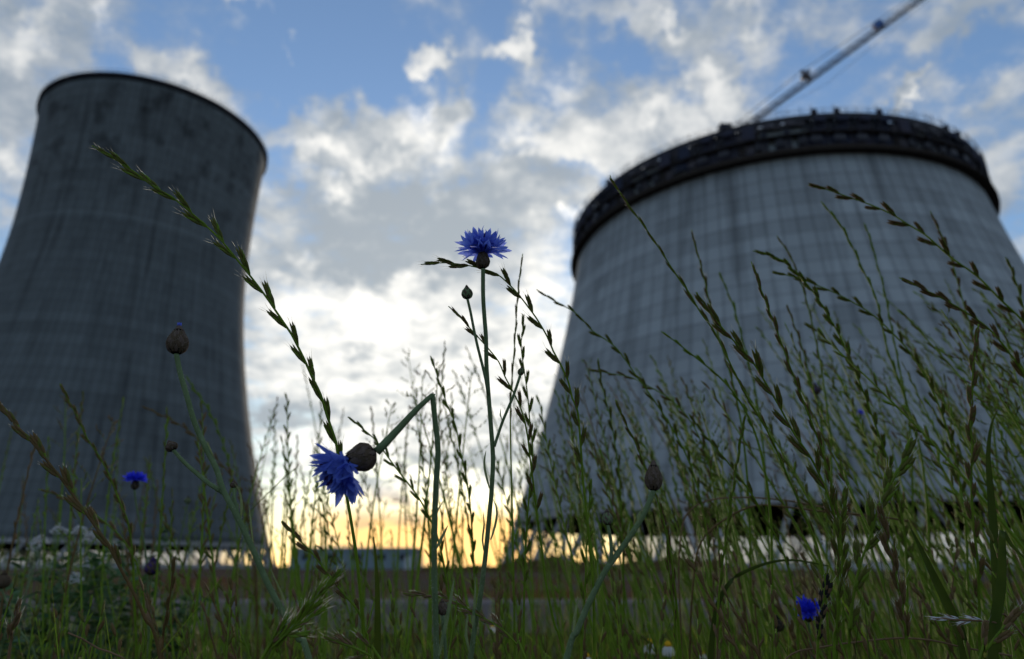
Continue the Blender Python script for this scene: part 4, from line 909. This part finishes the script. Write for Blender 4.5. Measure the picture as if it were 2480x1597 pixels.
for (ur, vr, dr, cnt, lr, lab, grp) in REG:
    for i in range(cnt):
        u = q.uniform(*ur); v = vr[0]+(vr[1]-vr[0])*q.random()**.8; d = q.uniform(*dr)
        if ur[0] == 1700: v += max(0, (2000-u))*.25
        mk = q.choice((0, 0, 1)) if ur[0] > 600 else q.choice((0, 1, 2)); mt = (MG, MBn, MD)[mk]; tg = q.choice((6, 10, 18, 22))
        ln = q.uniform(*lr); pn = q.random() < (.35 if ur[0] in (960, 640) else .16); r = mid_stalk(P(u, v, d), ln, q.uniform(.1, 1.4), q, mt, tight=tg, pan=pn)
        fr = (u-ur[0])/(ur[1]-ur[0]); hi = v < sum(vr)/2
        r['label'] = ('green', 'brown-spiked', 'straw-brown')[mk]+(' branching' if pn else ' narrow' if tg < 12 else ' loose')+(' tall' if hi else ' low')+(' panicle grass ' if pn else ' ryegrass ')+lab[0 if fr < .33 else 1 if fr < .67 else 2]
        r['group'] = grp
        if pn: r.name = 'panicle_stalk'; r['kind'] = 'thing'; r['category'] = 'panicle grass'

# ---- uncountable undergrowth
q = random.Random(99)
def blade(mb, x, y, h, q, m_, w_=.0022):
    lean = Vector((q.gauss(0, .22), q.gauss(0, .15), 0)); pts = []; az_ = q.uniform(0, 3.14); side = Vector((math.cos(az_), math.sin(az_)*.6, 0)).normalized(); dr = q.uniform(0, .5)
    for i in range(7):
        t_ = i/6; pts.append(Vector((x, y, 0))+Vector((lean.x*h*t_*t_, lean.y*h*t_*t_, h*(t_-dr*t_**3*.5))))
    mb.ribbon(pts, [w_*max(.04, (1-(i/6)**1.8)) for i in range(7)], side, m_, .3)
mb = MB()
def spot(q, d0, d1):
    """a spot in the meadow wedge in front of and beside the camera"""
    d = math.sqrt(q.uniform(d0*d0, d1*d1)); return q.uniform(-.95, .95)*d, d
for i in range(6000):
    x, y = spot(q, .58, 3.8); side_ = x/y
    hm = .44+.10*max(0, side_+.1)+.06*max(0, -side_-.35)
    blade(mb, x, y, q.uniform(.45, 1.0)**.7*hm*(1.16 if y < 1.6 else 1.0), q, 'blade' if q.random() < .8 else 'rye', q.uniform(.0010, .0026))
for i in range(640):
    x, y = spot(q, .54, .85); side_ = x/y
    hm = .435+.05*max(0, side_+.1)+.05*max(0, -side_-.3)
    blade(mb, x, y, q.uniform(.86, 1.16)*hm, q, 'blade' if q.random() < .7 else 'rye', q.uniform(.0006, .0017))
for i in range(120):
    f_ = q.random()
    if f_ < .62: u = q.uniform(1350, 2520); v = q.uniform(880, 1330)-(u-1350)*.12
    elif f_ < .82: u = q.uniform(700, 1350); v = q.uniform(1130, 1380)
    else: u = q.uniform(0, 700); v = q.uniform(1200, 1400)
    mid_stalk(P(u, v, q.uniform(.8, 1.6)), q.uniform(-.05, .45), q.uniform(.1, 1.3), q, q.choice((MG, MG, MBn, MD)), 1., mb, pan=q.random() < .25)
for i in range(240):
    x, y = spot(q, .54, .80); side_ = x/y; zt_ = q.uniform(.41, .485)+.06*max(0, side_)
    mid_stalk(Vector((x, y, zt_)), q.uniform(-.1, .3), q.uniform(.1, 1.), q, q.choice((MG, MBn, MD)), .8, mb)
for i in range(450):
    x, y = spot(q, .8, 3.4); side_ = x/y; zt_ = q.uniform(.38, .60)+.14*max(0, side_)
    mid_stalk(Vector((x, y, zt_)), q.uniform(-.1, .3), q.uniform(.1, 1.), q, MG if q.random() < .6 else MBn, .8, mb)
tag(mb.obj('meadow_grass'), 'dense green undergrowth of blades and stalks filling the bottom of the picture', 'grass', kind='stuff')
mb = MB()
for i in range(1700):
    x, y = spot(q, .8, 3.6)
    if x/y < .0 and q.random() < .6: continue
    blade(mb, x, y, q.uniform(.3, .54), q, q.choice(('straw', 'rust', 'rust')), q.uniform(.0008, .0020))
tag(mb.obj('dry_grass'), 'thin reddish-brown dry stems scattered through the green undergrowth', 'dry grass', kind='stuff')
# rough weeds on the bank and the open ground beyond the beams
mb = MB()
for i in range(5200):
    y = 5.5*math.exp(q.uniform(0, 1.5)); x = q.uniform(-.85, .85)*y
    if q.random() < .45*(x < -.1*y): continue
    blade(mb, x, y, q.uniform(.08, .36), q, q.choice(('blade', 'rust', 'rust', 'rust')), q.uniform(.004, .009))
tag(mb.obj('roadside_weeds'), 'low rusty and green weeds on the open ground beyond the concrete beams', 'weeds', kind='stuff')

# ---- leafy weed with white flower heads at left
def leafy(label, u, vt, d, q, nst, spread, hw=.05):
    b = P(u, 1365, d); r = thing('leafy_weed', label, 'leafy weed', (b.x, b.y, 0), 'leafy weeds at lower left')
    top_z = P(u, vt, d).z; mb = MB(); ml = MB(); heads = []
    for k in range(nst):
        a = Vector((b.x+q.uniform(-.03, .03), b.y+q.uniform(-.05, .05), 0)); e = Vector((b.x+q.uniform(-spread, spread), b.y+q.uniform(-spread, spread)*.7, top_z*q.uniform(.72, 1.0)))
        mid = a.lerp(e, .5)+Vector((q.uniform(-.02, .02), 0, 0)); path = smooth_path([a, mid, e], .02); mb.tube(path, [.0022-.0012*i/(len(path)-1) for i in range(len(path))], 'stem', 5)
        heads.append(e)
        for p in path[len(path)//5:]:
            for _ in range(3):
                az_ = q.uniform(0, 6.28); dd = Vector((math.cos(az_), math.sin(az_), q.uniform(-.2, .7))).normalized(); L = q.uniform(.018, .045)
                s_ = dd.cross(Vector((q.uniform(-.3, .3), q.uniform(-.3, .3), 1))).normalized()
                ml.ribbon([p, p+dd*L*.35+Vector((0, 0, .002)), p+dd*L*.7, p+dd*L-Vector((0, 0, L*.2))], [.0008, L*.22, L*.17, .0004], s_, 'leaf', .25)
    wparent(mb.obj('stem'), r); wparent(ml.obj('foliage'), r); return r, heads
q = random.Random(31)
def white_heads(r, spots, q, sz):
    for (u, v, d) in spots:
        c = P(u, v, d); mb = MB()
        for k in range(46):
            a = q.uniform(0, 6.28); rr = sz*math.sqrt(q.random()); p = c+Vector((rr*math.cos(a), rr*math.sin(a)*.8, sz*1.0*(1-(rr/sz)**2)+q.uniform(-.0015, .0015)))
            for j in range(5):
                g = 2*math.pi*j/5+a; mb.spindle(p, Vector((math.cos(g), math.sin(g), .3)), .0026, .0009, 'white', 4)
        for k in range(9):
            a = 2*math.pi*k/9; mb.tube([c+Vector((0, 0, -.03)), c+Vector((sz*.6*math.cos(a), sz*.5*math.sin(a), 0))], .0004, 'stem', 4)
        mb.tube([c+Vector((0, 0, -.03)), c+Vector((q.uniform(-.02, .02), 0, -.14))], .0009, 'stem', 5)
        wparent(mb.obj('flower_head'), r)
r1_, _ = leafy('dark leafy weed topped with small white flower heads at lower left', 150, 1290, 1.15, q, 15, .13)
white_heads(r1_, [(142, 1293, 1.10), (191, 1295, 1.15), (96, 1318, 1.12), (83, 1334, 1.16), (178, 1412, 1.05), (215, 1310, 1.2)], q, .014)
leafy('low dark leafy weed at the left edge of the frame', 10, 1420, 1.0, q, 10, .10)
leafy('taller leafy weed right of the white flower heads', 270, 1270, 1.35, q, 10, .09)
leafy('dark leafy weed growing below the low blurred cornflower', 380, 1400, 1.25, q, 11, .11)

# ---- chamomile at the bottom
def chamomile(label, u, v, d, q, droop=.9, sz=.0105):
    c = P(u, v, d); g0 = Vector((c.x+.01, c.y+.01, 0))
    r = thing('chamomile', label, 'chamomile', g0, 'chamomile flowers low in the grass')
    mb = MB(); path = smooth_path([c+Vector((0, 0, -.002)), c.lerp(g0, .5)+Vector((.006, 0, 0)), g0], .02); mb.tube(path, .0008, 'stem', 5); wparent(mb.obj('stem'), r)
    mb = MB(); mb.lathe([(.0001, sz*.62), (sz*.26, sz*.55), (sz*.42, sz*.30), (sz*.46, .06*sz), (sz*.2, -.05*sz)], 'yellow', 12); wparent(mb.obj('disc'), r, Matrix.Translation(c))
    for k in range(13):
        a = 2*math.pi*k/13; o_ = Vector((math.cos(a), math.sin(a), 0)); s_ = Vector((-math.sin(a), math.cos(a), 0)); mb = MB(); zf = -droop
        mb.ribbon([c+o_*sz*.4, c+o_*sz*.62+Vector((0, 0, zf*sz*.25)), c+o_*sz*.72+Vector((0, 0, zf*sz*.7)), c+o_*sz*.70+Vector((0, 0, zf*sz*1.15))], [sz*.08, sz*.15, sz*.16, sz*.06], s_, 'white', .1); wparent(mb.obj('petal'), r)
chamomile('chamomile with drooping white petals, left of the pair at the bottom', 1573, 1560, .88, q)
chamomile('chamomile with drooping white petals, right of the pair at the bottom', 1618, 1566, .86, q)
chamomile('single blurred chamomile under the open cornflower stem', 1193, 1520, 1.6, q)
chamomile('yellow-centred chamomile cut by the bottom edge near the curved stalk', 1421, 1592, .80, q, sz=.008)
chamomile('chamomile at the bottom edge below the drooping pair', 1700, 1585, 1.3, q)
